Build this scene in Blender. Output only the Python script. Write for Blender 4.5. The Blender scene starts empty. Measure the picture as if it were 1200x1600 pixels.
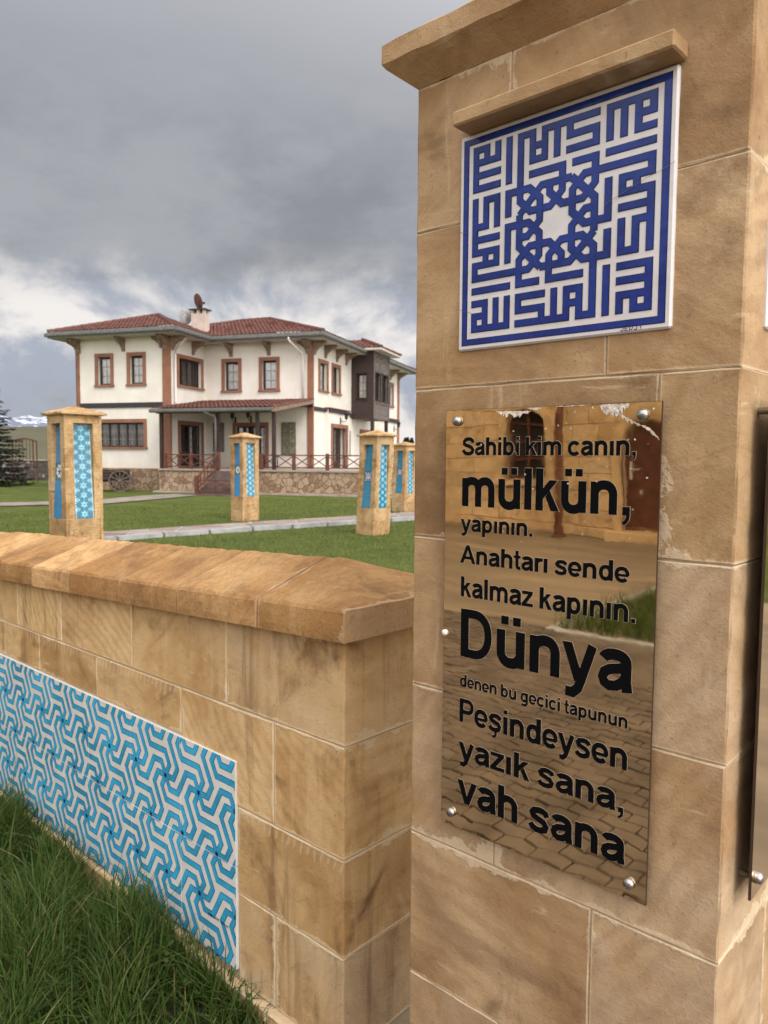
import bpy, math, random
import numpy as np
from mathutils import Vector, Matrix
random.seed(7)
RNG = np.random.default_rng(7)
sc = bpy.context.scene
COL = sc.collection
R = math.radians

# ------------------------------------------------------------------ camera
EYE = 1.58
cam = bpy.data.cameras.new('camera')
cam.sensor_fit = 'VERTICAL'; cam.sensor_height = 36.0
cam.lens = 1178.66 / 1600 * 36.0
cam.dof.use_dof = True; cam.dof.focus_distance = 1.55; cam.dof.aperture_fstop = 9.0
cam.clip_start = 0.02; cam.clip_end = 30000
camo = bpy.data.objects.new('camera', cam); COL.objects.link(camo)
RX = Vector((0.73711427, 0.67572996, 0.00718152))
UP = Vector((-0.05318629, 0.04741702, 0.99745819))
FW = Vector((-0.67367186, 0.73562262, -0.07089133))
camo.matrix_world = Matrix(((RX.x, UP.x, -FW.x, 0), (RX.y, UP.y, -FW.y, 0), (RX.z, UP.z, -FW.z, EYE), (0, 0, 0, 1)))
sc.camera = camo

# ------------------------------------------------------------------ light
SUN_DIR = Vector((0.90, -0.22, 0.92)).normalized()          # towards the sun
sun = bpy.data.lights.new('sun', 'SUN'); sun.energy = 1.5; sun.angle = R(25); sun.color = (1.0, 0.93, 0.82)
suno = bpy.data.objects.new('sun', sun); COL.objects.link(suno)
suno.rotation_euler = SUN_DIR.to_track_quat('Z', 'Y').to_euler()
sc.view_settings.view_transform = 'Standard'; sc.view_settings.look = 'None'
sc.view_settings.exposure = 0.45; sc.view_settings.gamma = 1
sc.cycles.use_denoising = True
sc.cycles.max_bounces = 6

# ------------------------------------------------------------------ node helper
class NT:
    def __init__(s, tree): s.t = tree; s.n = tree.nodes; s.l = tree.links
    def put(s, sock, v):
        if hasattr(v, 'is_linked') or isinstance(v, bpy.types.NodeSocket): s.l.new(v, sock)
        elif v is not None:
            try: sock.default_value = v
            except Exception: sock.default_value = tuple(v) + (1,)
    def new(s, kind, props=None, **ins):
        nd = s.n.new(kind)
        for k, v in (props or {}).items(): setattr(nd, k, v)
        for k, v in ins.items():
            k2 = int(k[1:]) if k[0] == '_' else k.replace('__', ' ')
            s.put(nd.inputs[k2], v)
        return nd
    def math(s, op, a, b=None, c=None, clamp=False):
        nd = s.n.new('ShaderNodeMath'); nd.operation = op; nd.use_clamp = clamp
        s.put(nd.inputs[0], a)
        if b is not None: s.put(nd.inputs[1], b)
        if c is not None: s.put(nd.inputs[2], c)
        return nd.outputs[0]
    def vmath(s, op, a, b=None, scale=None):
        nd = s.n.new('ShaderNodeVectorMath'); nd.operation = op
        s.put(nd.inputs[0], a)
        if b is not None: s.put(nd.inputs[1], b)
        if scale is not None: s.put(nd.inputs['Scale'], scale)
        return nd.outputs[0]
    def ss(s, v, a, b, lo=0.0, hi=1.0):
        nd = s.n.new('ShaderNodeMapRange'); nd.interpolation_type = 'SMOOTHSTEP'
        s.put(nd.inputs[0], v); s.put(nd.inputs[1], a); s.put(nd.inputs[2], b); s.put(nd.inputs[3], lo); s.put(nd.inputs[4], hi)
        return nd.outputs[0]
    def mix(s, f, a, b, mode='MIX'):
        nd = s.n.new('ShaderNodeMix'); nd.data_type = 'RGBA'; nd.blend_type = mode
        s.put(nd.inputs[0], f)
        for i, v in ((6, a), (7, b)):
            if isinstance(v, tuple) and len(v) == 3: v = v + (1,)
            s.put(nd.inputs[i], v)
        return nd.outputs[2]
    def noise(s, vec, scale, detail=3, rough=0.55, dist=0.0):
        nd = s.new('ShaderNodeTexNoise', None, Vector=vec, Scale=scale, Detail=detail, Roughness=rough, Distortion=dist)
        return nd.outputs['Fac']
    def sep(s, v):
        nd = s.new('ShaderNodeSeparateXYZ', None, Vector=v); return nd.outputs
    def comb(s, x, y, z):
        nd = s.new('ShaderNodeCombineXYZ', None, X=x, Y=y, Z=z); return nd.outputs[0]
    def mapping(s, v, scale=(1, 1, 1), rot=(0, 0, 0)):
        nd = s.new('ShaderNodeMapping', None, Vector=v, Scale=scale, Rotation=rot); return nd.outputs[0]

# ------------------------------------------------------------------ world: overcast, broken near the horizon
W = bpy.data.worlds.new('World'); sc.world = W; W.use_nodes = True
t = NT(W.node_tree); bg = t.n['Background']
sky = t.new('ShaderNodeTexSky', {'sky_type': 'NISHITA', 'sun_disc': False, 'sun_elevation': math.asin(SUN_DIR.z),
                                 'sun_rotation': math.atan2(SUN_DIR.x, SUN_DIR.y), 'dust_density': 2.0})
d = t.new('ShaderNodeTexCoord').outputs['Generated']
dx, dy, dz = t.sep(d)
ez = t.math('MAXIMUM', dz, 0.0)
den = t.math('ADD', ez, 0.17)
p = t.comb(t.math('DIVIDE', dx, den), t.math('DIVIDE', dy, den), t.math('MULTIPLY', ez, 1.5))
n1 = t.noise(p, 0.85, 10, 0.60, 0.35)
n2 = t.noise(t.vmath('ADD', p, (7.3, 2.1, 0)), 2.4, 9, 0.64, 0.2)
n3 = t.noise(t.vmath('ADD', t.mapping(d, (1, 1, 1.5)), (3.3, 9.1, 4)), 5.0, 8, 0.58, 0.25)
cover = t.math('ADD', t.math('MULTIPLY', n1, 0.58), t.math('MULTIPLY', n2, 0.42))
low = t.ss(ez, 0.17, 0.275, 1.0, 0.0)                           # the bright broken band under the deck
deck = t.mix(t.ss(cover, 0.40, 0.61), (2.05, 2.12, 2.28), (2.95, 3.02, 3.2))
deck = t.mix(t.ss(ez, 0.30, 0.52), deck, (3.1, 3.17, 3.42))
broken = t.mix(t.ss(n3, 0.42, 0.58), (3.0, 3.25, 3.85), (6.8, 6.45, 6.15))
base = t.mix(t.math('MULTIPLY', low, t.ss(t.math('ADD', n3, t.math('MULTIPLY', low, 0.25)), 0.46, 0.66)), deck, broken)
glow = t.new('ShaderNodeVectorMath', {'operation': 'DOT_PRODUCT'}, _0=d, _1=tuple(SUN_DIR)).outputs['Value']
base = t.mix(t.ss(glow, -0.35, 0.9), base, t.mix(1.0, base, (5.4, 5.05, 4.7), 'MULTIPLY'))  # added brightness in the unseen sunward sky, there to light the scene
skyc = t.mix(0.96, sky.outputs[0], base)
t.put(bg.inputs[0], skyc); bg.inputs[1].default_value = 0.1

# ------------------------------------------------------------------ materials
MATS = {}
def new_mat(name):
    m = bpy.data.materials.new(name); m.use_nodes = True
    t = NT(m.node_tree); b = t.n['Principled BSDF']; MATS[name] = m
    return m, t, b
def bump(t, b, h, strength=0.3, dist=0.01):
    nd = t.new('ShaderNodeBump', None, Strength=strength, Distance=dist, Height=h); t.l.new(nd.outputs[0], b.inputs['Normal'])
def plain(name, col, rough=0.6, metal=0.0, var=0.12, scale=8.0, bs=0.0, bscale=60, spec=0.4, coat=0.0):
    m, t, b = new_mat(name)
    o = t.new('ShaderNodeTexCoord').outputs['Object']
    n = t.noise(o, scale, 5, 0.6)
    c = t.mix(t.ss(n, 0.3, 0.7), tuple(x * (1 - var) for x in col), tuple(min(1, x * (1 + var)) for x in col))
    t.put(b.inputs['Base Color'], c)
    b.inputs['Roughness'].default_value = rough; b.inputs['Metallic'].default_value = metal
    b.inputs['Specular IOR Level'].default_value = spec; b.inputs['Coat Weight'].default_value = coat
    if bs: bump(t, b, t.noise(o, bscale, 4), bs, 0.004)
    return m

def stone(name, lo, mid, hi, dark=(0.13, 0.065, 0.03), mort=(0.62, 0.50, 0.34), dark_amt=0.5, mort_amt=1.0, bs=0.35, grain=260, comb=0.0, drip=0.0, band=1.0, rough_top=0.0, streak=0.0, vary=1.0, joint=0.0022, blot=5.0):
    """sandstone laid in blocks: layered bands that turn from block to block, blotches, grain, mortar smeared over the joints"""
    m, t, b = new_mat(name)
    o = t.new('ShaderNodeTexCoord').outputs['Object']
    uv = t.new('ShaderNodeUVMap', {'uv_map': 'blk'}).outputs[0]
    at = t.new('ShaderNodeAttribute', {'attribute_name': 'bsz'})
    bw, bh, r1 = t.sep(at.outputs['Color']); r2 = at.outputs['Alpha']
    u, v, _ = t.sep(uv)
    off = t.vmath('SCALE', (13.1, 7.7, 21.3), scale=r1)
    q = t.vmath('ADD', o, off)
    rot = t.new('ShaderNodeVectorRotate', {'rotation_type': 'AXIS_ANGLE'}, Vector=q, Axis=(0.2, 1, 0.1), Angle=t.math('MULTIPLY', t.math('SUBTRACT', r2, 0.5), 2.4)).outputs[0]
    warp = t.vmath('ADD', rot, t.vmath('SCALE', t.new('ShaderNodeTexNoise', None, Vector=rot, Scale=2.3, Detail=3.0).outputs['Color'], scale=0.16))
    wv = t.new('ShaderNodeTexWave', {'wave_type': 'BANDS', 'bands_direction': 'Z'}, Vector=warp, Scale=9.0, Distortion=3.0, Detail=5.0, Detail__Scale=2.5, Detail__Roughness=0.65).outputs['Fac']
    big = t.noise(rot, 3.2, 6, 0.62, 0.6)
    slow = t.noise(t.vmath('ADD', q, (1, 8, 3)), 2.0, 4, 0.6, 0.4)
    fin = t.noise(t.mapping(rot, (1, 1, 6)), 7.0, 5, 0.65, 0.9)
    c = t.mix(t.ss(big, 0.30, 0.70), mid, hi)
    c = t.mix(t.math('MULTIPLY', t.ss(slow, 0.42, 0.68), 0.55), c, lo)
    c = t.mix(t.math('MULTIPLY', t.math('MULTIPLY', t.ss(wv, 0.3, 0.95), t.ss(r1, 0.25, 0.8)), 0.30 * band), c, lo)
    c = t.mix(t.math('MULTIPLY', t.ss(fin, 0.52, 0.72), 0.32), c, lo)
    c = t.mix(1.0, c, t.comb(*(t.math('ADD', t.math('MULTIPLY', t.math('SUBTRACT', r1, 0.5), k), 1.0) for k in (0.30 * vary, 0.36 * vary, 0.46 * vary))), 'MULTIPLY')
    c = t.mix(t.math('MULTIPLY', t.ss(r2, 0.72, 0.85), t.ss(big, 0.35, 0.65, 0.05, 0.40)), c, (0.44, 0.36, 0.27))
    bl = t.noise(t.vmath('ADD', q, (4, 4, 4)), blot, 6, 0.62, 1.0)
    c = t.mix(t.math('MULTIPLY', t.ss(bl, 0.53, 0.76), dark_amt), c, dark)
    st2 = t.noise(t.vmath('ADD', q, (6, 2, 8)), 2.1, 7, 0.66, 1.2)
    c = t.mix(t.math('MULTIPLY', t.ss(st2, 0.53, 0.68), 0.42), c, dark)
    c = t.mix(t.math('MULTIPLY', t.ss(st2, 0.46, 0.30), 0.65), c, hi)
    halo = t.math('MULTIPLY', t.ss(t.noise(t.vmath('ADD', q, (9, 1, 5)), 3.1, 6, 0.6, 0.7), 0.52, 0.70), 0.5)
    c = t.mix(halo, c, hi)
    if streak:
        sk = t.noise(t.mapping(o, (15, 5, 5), (0, 0, 0.35)), 1.0, 6, 0.7, 0.9)
        pk = t.noise(t.mapping(o, (1, 0.5, 1), (0, 0, 0.6)), 85, 3, 0.7)
        c = t.mix(t.math('MULTIPLY', t.ss(pk, 0.52, 0.68), streak), c, dark)
        c = t.mix(t.math('MULTIPLY', t.ss(sk, 0.52, 0.66), streak), c, dark)
        c = t.mix(t.math('MULTIPLY', t.ss(sk, 0.44, 0.34), streak), c, mort)
    if drip:
        dr = t.noise(t.mapping(o, (14, 14, 1.1)), 1.0, 4, 0.6, 0.3)
        c = t.mix(t.math('MULTIPLY', t.ss(dr, 0.54, 0.70), drip), c, dark)
        c = t.mix(t.math('MULTIPLY', t.ss(dr, 0.44, 0.32), drip * 0.6), c, hi)
    sm = t.noise(t.mapping(q, (3, 3, 11), (0.5, 0.9, 0.3)), 2.2, 5, 0.65, 0.6)       # pale rubbed smears
    c = t.mix(t.math('MULTIPLY', t.ss(sm, 0.63, 0.72), 0.45 * mort_amt), c, mort)
    sm2 = t.noise(t.mapping(q, (22, 22, 3.0), (0.2, 0.7, 0.5)), 1.3, 4, 0.6, 0.3)
    c = t.mix(t.math('MULTIPLY', t.math('MULTIPLY', t.ss(sm2, 0.60, 0.70), t.ss(slow, 0.55, 0.40)), 0.38 * mort_amt), c, mort)
    g = t.noise(o, grain, 2, 0.7)
    g2 = t.noise(o, grain * 0.35, 2, 0.6)
    c = t.mix(t.math('MULTIPLY', t.ss(g, 0.56, 0.74), 0.27), c, dark)
    c = t.mix(t.math('MULTIPLY', t.ss(g2, 0.65, 0.74), 0.35), c, dark)
    # distance to the block edge
    ed = t.math('MINIMUM', t.math('MINIMUM', u, t.math('SUBTRACT', bw, u)), t.math('MINIMUM', v, t.math('SUBTRACT', bh, v)))
    en = t.noise(t.vmath('ADD', o, (2, 5, 1)), 16, 5, 0.7)
    wid = t.math('MULTIPLY', t.ss(t.noise(o, 2.6, 2), 0.42, 0.72), 0.034)
    lim = t.math('ADD', t.math('MULTIPLY', t.ss(en, 0.38, 0.72), wid), joint)
    mk = t.math('MULTIPLY', t.ss(t.math('SUBTRACT', ed, lim), 0.004, -0.0025), t.ss(t.noise(o, 70, 4, 0.7), 0.25, 0.5, 0.45, 1.0))
    c = t.mix(t.math('MULTIPLY', mk, 0.8 * mort_amt), c, mort)
    if comb:
        tv = t.math('SUBTRACT', bh, v)
        saw = t.math('PINGPONG', t.math('ADD', t.math('ADD', u, t.math('MULTIPLY', t.noise(o, 22, 2), 0.02)), t.math('MULTIPLY', tv, 0.3)), 0.0125)
        ln = t.math('MULTIPLY', t.noise(t.mapping(uv, (26, 0.0, 0)), 1.6, 3), 0.105)
        ck = t.math('MULTIPLY', t.ss(saw, 0.0072, 0.0088), t.math('LESS_THAN', tv, t.math('SUBTRACT', ln, 0.020)))
        ck = t.math('MULTIPLY', ck, t.ss(t.noise(o, 2.1, 1), 0.42, 0.47))
        ck = t.math('MULTIPLY', ck, t.ss(t.sep(o)[2], 0.95, 0.92))
        ny = t.ss(t.math('ABSOLUTE', t.sep(t.new('ShaderNodeNewGeometry').outputs['True Normal'])[1]), 0.6, 0.8)
        c = t.mix(t.math('MULTIPLY', t.math('MULTIPLY', ck, ny), comb), c, mort)
    t.put(b.inputs['Base Color'], c)
    b.inputs['Roughness'].default_value = 0.88; b.inputs['Specular IOR Level'].default_value = 0.25
    h = t.math('ADD', t.math('MULTIPLY', g, 0.4), t.math('ADD', t.math('MULTIPLY', big, 1.2), t.math('MULTIPLY', g2, 0.5)))
    h = t.math('ADD', h, t.math('MULTIPLY', mk, 0.5))
    if rough_top:
        nz = t.ss(t.sep(t.new('ShaderNodeNewGeometry').outputs['True Normal'])[2], 0.3, 0.7, 0.12, 1.0)
        rough_top = t.math('MULTIPLY', nz, rough_top)
        h = t.math('ADD', h, t.math('MULTIPLY', t.noise(t.mapping(o, (1.2, 0.6, 1)), 42, 6, 0.7, 0.6), rough_top))
        h = t.math('ADD', h, t.math('MULTIPLY', t.noise(o, 9, 5, 0.6), t.math('MULTIPLY', rough_top, 1.5)))
    bump(t, b, h, bs, 0.004)
    return m

stone('pillar stone', (0.250, 0.138, 0.060), (0.372, 0.232, 0.113), (0.520, 0.368, 0.212), dark=(0.125, 0.066, 0.032), dark_amt=0.72, bs=0.45, blot=3.6)
stone('wall stone', (0.35, 0.185, 0.068), (0.56, 0.352, 0.148), (0.72, 0.515, 0.272), dark=(0.15, 0.075, 0.032), dark_amt=0.8, bs=0.55, mort=(0.68, 0.54, 0.35), comb=0.38, drip=0.5, joint=0.0042)
stone('end stone', (0.33, 0.185, 0.085), (0.45, 0.285, 0.145), (0.55, 0.385, 0.225), dark_amt=0.5, mort=(0.66, 0.52, 0.34), drip=0.5)
stone('cap stone', (0.27, 0.128, 0.042), (0.43, 0.232, 0.085), (0.58, 0.365, 0.165), dark=(0.14, 0.07, 0.035), mort=(0.60, 0.42, 0.25), dark_amt=0.55, mort_amt=0.7, bs=0.9, rough_top=2.6, grain=180, streak=0.26, vary=2.0, joint=0.004)
stone('post stone', (0.25, 0.130, 0.048), (0.42, 0.255, 0.110), (0.58, 0.41, 0.22), dark=(0.11, 0.052, 0.02), dark_amt=0.95, blot=9.0, mort=(0.62, 0.48, 0.30), bs=0.8, grain=60, band=1.0)
stone('facade block', (0.46, 0.30, 0.14), (0.70, 0.50, 0.28), (0.78, 0.60, 0.38), dark_amt=0.25, mort=(0.40, 0.30, 0.18))
plain('mortar', (0.50, 0.40, 0.27), 0.95, bs=0.5, bscale=180)
plain('facade stone', (0.62, 0.45, 0.26), 0.85, var=0.25, scale=1.6, bs=0.3)

def glaze(name, col, var=0.15, scale=14, rough=0.12, bs=0.25, bscale=26, spec=0.6):
    m, t, b = new_mat(name)
    o = t.new('ShaderNodeTexCoord').outputs['Object']
    n = t.noise(o, scale, 4, 0.6, 0.4)
    c = t.mix(t.ss(n, 0.3, 0.7), tuple(x * (1 - var) for x in col), tuple(min(1, x * (1 + var)) for x in col))
    n2 = t.noise(o, scale * 12, 3, 0.6)
    c = t.mix(t.math('MULTIPLY', t.ss(n2, 0.5, 0.75), var), c, tuple(min(1, x * 1.5 + 0.02) for x in col))
    t.put(b.inputs['Base Color'], c); b.inputs['Roughness'].default_value = rough; b.inputs['Specular IOR Level'].default_value = spec
    if bs: bump(t, b, t.math('ADD', t.noise(o, bscale, 2), t.math('MULTIPLY', t.noise(o, bscale * 5, 2), 0.12)), bs, 0.004)
    return m
glaze('white glaze', (0.66, 0.65, 0.66), 0.05)
glaze('cobalt glaze', (0.012, 0.032, 0.20), 0.22, spec=0.45)
glaze('cobalt outline', (0.02, 0.022, 0.07), 0.1)
glaze('panel white glaze', (0.68, 0.69, 0.67), 0.06, bs=0.12, rough=0.22, spec=0.35)
glaze('turquoise glaze', (0.042, 0.37, 0.63), 0.26, 7, bs=0.12, rough=0.22, spec=0.35)
glaze('turquoise outline', (0.012, 0.07, 0.16), 0.1, bs=0.0)
glaze('navy glaze', (0.008, 0.016, 0.12), 0.1, bs=0.0)
glaze('sea blue tile', (0.028, 0.215, 0.46), 0.12, 5, bs=0.1)
glaze('teal tile', (0.020, 0.185, 0.30), 0.12, 5, bs=0.1)
glaze('aqua glaze', (0.085, 0.37, 0.52), 0.2, 20, bs=0.0)
glaze('pale aqua glaze', (0.24, 0.56, 0.66), 0.2, 20, bs=0.0)
glaze('deep teal glaze', (0.012, 0.14, 0.24), 0.2, 20, bs=0.0)
glaze('rose white glaze', (0.62, 0.52, 0.52), 0.12, 30, bs=0.0)
plain('grout', (0.5, 0.48, 0.44), 0.9)

def plaque_mat():
    m, t, b = new_mat('bronze mirror')
    o = t.new('ShaderNodeTexCoord').outputs['Object']
    w = t.noise(o, 5.0, 1, 0.4); w2 = t.noise(o, 26.0, 2, 0.5)
    dirt = t.noise(o, 130, 3, 0.7)
    c = t.mix(t.math('MULTIPLY', t.ss(dirt, 0.62, 0.75), 0.15), (0.78, 0.595, 0.37), (0.40, 0.30, 0.18))
    t.put(b.inputs['Base Color'], c)
    b.inputs['Metallic'].default_value = 1.0
    sc_ = t.noise(t.mapping(o, (6, 6, 90), (0, 0.6, 0)), 3.0, 3, 0.6); t.put(b.inputs['Roughness'], t.math('ADD', t.ss(t.noise(o, 7, 4, 0.6), 0.45, 0.75, 0.015, 0.065), t.ss(sc_, 0.62, 0.75, 0.0, 0.03)))
    nd = t.new('ShaderNodeBump', None, Strength=0.035, Distance=0.02, Height=t.math('ADD', w, t.math('MULTIPLY', w2, 0.06)))
    t.l.new(nd.outputs[0], b.inputs['Normal'])
plaque_mat()
plain('plaque edge', (0.05, 0.03, 0.02), 0.4)
plain('letter black', (0.003, 0.003, 0.004), 0.6, var=0.02, spec=0.08)
plain('letter rim', (0.62, 0.52, 0.38), 0.35, var=0.1)
plain('flaked backing', (0.66, 0.60, 0.52), 0.55, var=0.3, scale=90, bs=0.8, bscale=200)
plain('steel', (0.42, 0.42, 0.43), 0.25, metal=1.0)
plain('dark steel', (0.16, 0.15, 0.15), 0.4, metal=0.9)
# ---- house materials
def plaster():
    m, t, b = new_mat('cream plaster')
    o = t.new('ShaderNodeTexCoord').outputs['Object']
    n = t.noise(o, 0.9, 6, 0.62); s = t.noise(t.mapping(o, (7, 7, 0.5)), 1.0, 4, 0.6)
    c = t.mix(t.ss(n, 0.35, 0.7), (0.68, 0.645, 0.585), (0.76, 0.735, 0.685))
    c = t.mix(t.math('MULTIPLY', t.ss(s, 0.55, 0.76), 0.24), c, (0.50, 0.44, 0.35))
    z = t.sep(o)[2]
    damp = t.math('MULTIPLY', t.ss(t.math('ADD', z, t.math('MULTIPLY', n, 1.2)), 2.3, 1.2), 0.5)
    c = t.mix(damp, c, (0.66, 0.50, 0.36))                       # rising damp above the plinth
    t.put(b.inputs['Base Color'], c); b.inputs['Roughness'].default_value = 0.92
    bump(t, b, t.noise(o, 30, 4), 0.15, 0.01)
plaster()
plain('terracotta trim', (0.245, 0.112, 0.068), 0.7, var=0.15, scale=2)
plain('dark band', (0.035, 0.033, 0.036), 0.7)
plain('dark wood', (0.035, 0.020, 0.015), 0.55, var=0.35, scale=5)
plain('rail wood', (0.115, 0.042, 0.026), 0.6, var=0.3, scale=5)
plain('soffit board', (0.52, 0.49, 0.45), 0.8, var=0.08, scale=2)
plain('bracket wood', (0.22, 0.155, 0.12), 0.75, var=0.3, scale=6)
plain('gutter metal', (0.17, 0.172, 0.165), 0.5, metal=0.2, var=0.25)
plain('white pipe', (0.68, 0.67, 0.66), 0.4, var=0.1)
plain('curtain', (0.86, 0.85, 0.83), 0.9, var=0.15, scale=7)
plain('dim curtain', (0.10, 0.095, 0.092), 0.9, var=0.3, scale=6)
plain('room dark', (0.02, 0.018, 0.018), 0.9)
plain('muntin', (0.22, 0.21, 0.20), 0.5)
plain('old door', (0.17, 0.165, 0.12), 0.85, var=0.45, scale=9, bs=0.6, bscale=25)
plain('grey shutter', (0.19, 0.165, 0.145), 0.85, var=0.3, scale=6)
plain('black iron', (0.015, 0.015, 0.016), 0.5)
plain('red dish', (0.13, 0.055, 0.04), 0.6)
plain('grey dish', (0.36, 0.37, 0.38), 0.6, var=0.3)
plain('cart wood', (0.045, 0.034, 0.028), 0.85, var=0.45, scale=7, bs=0.4)
plain('wheel wood', (0.13, 0.10, 0.08), 0.85, var=0.35, scale=9)
plain('stair stone', (0.12, 0.085, 0.075), 0.8, var=0.3, scale=3)
plain('floor slab', (0.33, 0.28, 0.24), 0.85, var=0.2, scale=2)
plain('render cream', (0.52, 0.44, 0.38), 0.9, var=0.1, scale=2)
def weathered():
    m, t, b = new_mat('weathered boards')
    o = t.new('ShaderNodeTexCoord').outputs['Object']
    z = t.sep(o)[2]
    row = t.math('FLOOR', t.math('DIVIDE', z, 0.17))
    fr = t.math('FRACT', t.math('DIVIDE', z, 0.17))
    wn = t.new('ShaderNodeTexWhiteNoise', {'noise_dimensions': '1D'}, W=row).outputs['Value']
    gr = t.noise(t.mapping(o, (1.2, 1.2, 22)), 2.0, 5, 0.65)
    c = t.mix(t.ss(gr, 0.35, 0.7), (0.055, 0.045, 0.042), (0.27, 0.24, 0.23))
    c = t.mix(t.math('MULTIPLY', wn, 0.4), c, (0.10, 0.07, 0.06))
    t.put(b.inputs['Base Color'], c); b.inputs['Roughness'].default_value = 0.85
    bump(t, b, t.math('ADD', t.ss(fr, 0.0, 0.12), t.math('MULTIPLY', gr, 0.3)), 0.7, 0.02)
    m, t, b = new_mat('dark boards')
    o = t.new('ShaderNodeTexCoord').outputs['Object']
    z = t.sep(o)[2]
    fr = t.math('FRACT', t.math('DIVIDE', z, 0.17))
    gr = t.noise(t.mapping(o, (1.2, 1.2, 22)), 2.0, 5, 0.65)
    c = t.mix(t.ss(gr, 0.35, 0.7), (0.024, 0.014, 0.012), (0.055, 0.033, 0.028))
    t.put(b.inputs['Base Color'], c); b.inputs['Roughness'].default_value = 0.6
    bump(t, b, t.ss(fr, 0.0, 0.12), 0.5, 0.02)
weathered()
def glass():
    m, t, b = new_mat('window glass')
    out = t.n['Material Output']
    gl = t.new('ShaderNodeBsdfGlossy', None, Color=(0.9, 0.92, 0.95, 1), Roughness=0.03)
    tr = t.new('ShaderNodeBsdfTransparent', None, Color=(0.97, 0.98, 0.98, 1))
    fr = t.new('ShaderNodeFresnel', None, IOR=1.6)
    mx = t.new('ShaderNodeMixShader', None, _0=t.math('MINIMUM', t.math('ADD', t.math('MULTIPLY', fr.outputs[0], 1.1), 0.02), 1.0), _1=tr.outputs[0], _2=gl.outputs[0])
    t.l.new(mx.outputs[0], out.inputs[0])
glass()
def rooftile():
    m, t, b = new_mat('roof tile')
    o = t.new('ShaderNodeTexCoord').outputs['Object']
    at = t.new('ShaderNodeAttribute', {'attribute_name': 'tid'}).outputs['Fac']
    n = t.noise(o, 1.3, 5, 0.6); n2 = t.noise(o, 14, 3)
    c = t.mix(t.ss(n, 0.35, 0.7), (0.105, 0.032, 0.022), (0.155, 0.053, 0.037))
    c = t.mix(t.math('MULTIPLY', at, 0.55), c, (0.07, 0.028, 0.022))
    c = t.mix(t.math('MULTIPLY', t.ss(n2, 0.55, 0.75), 0.35), c, (0.09, 0.05, 0.04))
    t.put(b.inputs['Base Color'], c); b.inputs['Roughness'].default_value = 0.72
rooftile()
def flagstone(name, scale, cols, mortc, edge=0.05):
    m, t, b = new_mat(name)
    o = t.new('ShaderNodeTexCoord').outputs['Object']
    o2 = t.vmath('ADD', o, t.vmath('SCALE', t.new('ShaderNodeTexNoise', None, Vector=o, Scale=1.8, Detail=2.0).outputs['Color'], scale=0.25))
    v = t.new('ShaderNodeTexVoronoi', {'feature': 'DISTANCE_TO_EDGE'}, Vector=o2, Scale=scale, Randomness=1.0).outputs['Distance']
    vc = t.new('ShaderNodeTexVoronoi', None, Vector=o2, Scale=scale, Randomness=1.0)
    r, g, bl = t.sep(vc.outputs['Color'])
    c = t.mix(t.ss(r, 0.1, 0.9), cols[0], cols[1]); c = t.mix(t.math('MULTIPLY', t.ss(g, 0.55, 0.9), 0.8), c, cols[2])
    n = t.noise(o, 7, 5, 0.65)
    c = t.mix(t.math('MULTIPLY', t.ss(n, 0.5, 0.75), 0.5), c, tuple(x * 0.55 for x in cols[1]))
    mk = t.ss(v, edge, edge * 0.35)
    c = t.mix(mk, c, mortc)
    t.put(b.inputs['Base Color'], c); b.inputs['Roughness'].default_value = 0.9
    bump(t, b, t.math('ADD', t.ss(v, 0.0, edge * 1.6), t.math('MULTIPLY', n, 0.4)), 0.8, 0.05)
flagstone('flagstone facing', 3.9, ((0.36, 0.26, 0.17), (0.23, 0.145, 0.09), (0.40, 0.29, 0.20)), (0.17, 0.12, 0.085), 0.04)
flagstone('dark rubble', 3.4, ((0.05, 0.042, 0.04), (0.09, 0.075, 0.07), (0.38, 0.36, 0.35)), (0.09, 0.08, 0.075), 0.06)
flagstone('path flags', 1.5, ((0.30, 0.255, 0.22), (0.20, 0.135, 0.11), (0.27, 0.21, 0.18)), (0.40, 0.37, 0.34), 0.045)
plain('kerb concrete', (0.32, 0.325, 0.33), 0.9, var=0.2, scale=4)
plain('back path stone', (0.24, 0.205, 0.175), 0.9, var=0.3, scale=1.3)
def lawn():
    m, t, b = new_mat('lawn')
    o = t.new('ShaderNodeTexCoord').outputs['Object']
    n = t.noise(o, 0.9, 6, 0.66); n2 = t.noise(o, 5.0, 5, 0.65); n3 = t.noise(o, 60, 3, 0.7)
    c = t.mix(t.ss(n, 0.35, 0.68), (0.085, 0.120, 0.024), (0.150, 0.180, 0.040))
    c = t.mix(t.math('MULTIPLY', t.ss(n2, 0.45, 0.72), 0.5), c, (0.19, 0.20, 0.06))
    n4 = t.noise(t.mapping(o, (0.5, 1.1, 1)), 1.7, 5, 0.7, 0.6); c = t.mix(t.math('MULTIPLY', t.ss(n4, 0.56, 0.70), 0.45), c, (0.17, 0.155, 0.06)); c = t.mix(t.math('MULTIPLY', t.ss(n4, 0.42, 0.30), 0.5), c, (0.05, 0.085, 0.018))
    c = t.mix(t.math('MULTIPLY', t.ss(n3, 0.45, 0.7), 0.6), c, (0.055, 0.08, 0.018))
    t.put(b.inputs['Base Color'], c); b.inputs['Roughness'].default_value = 0.9; b.inputs['Specular IOR Level'].default_value = 0.15
    bump(t, b, t.math('ADD', n3, n2), 1.0, 0.05)
lawn()
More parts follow.
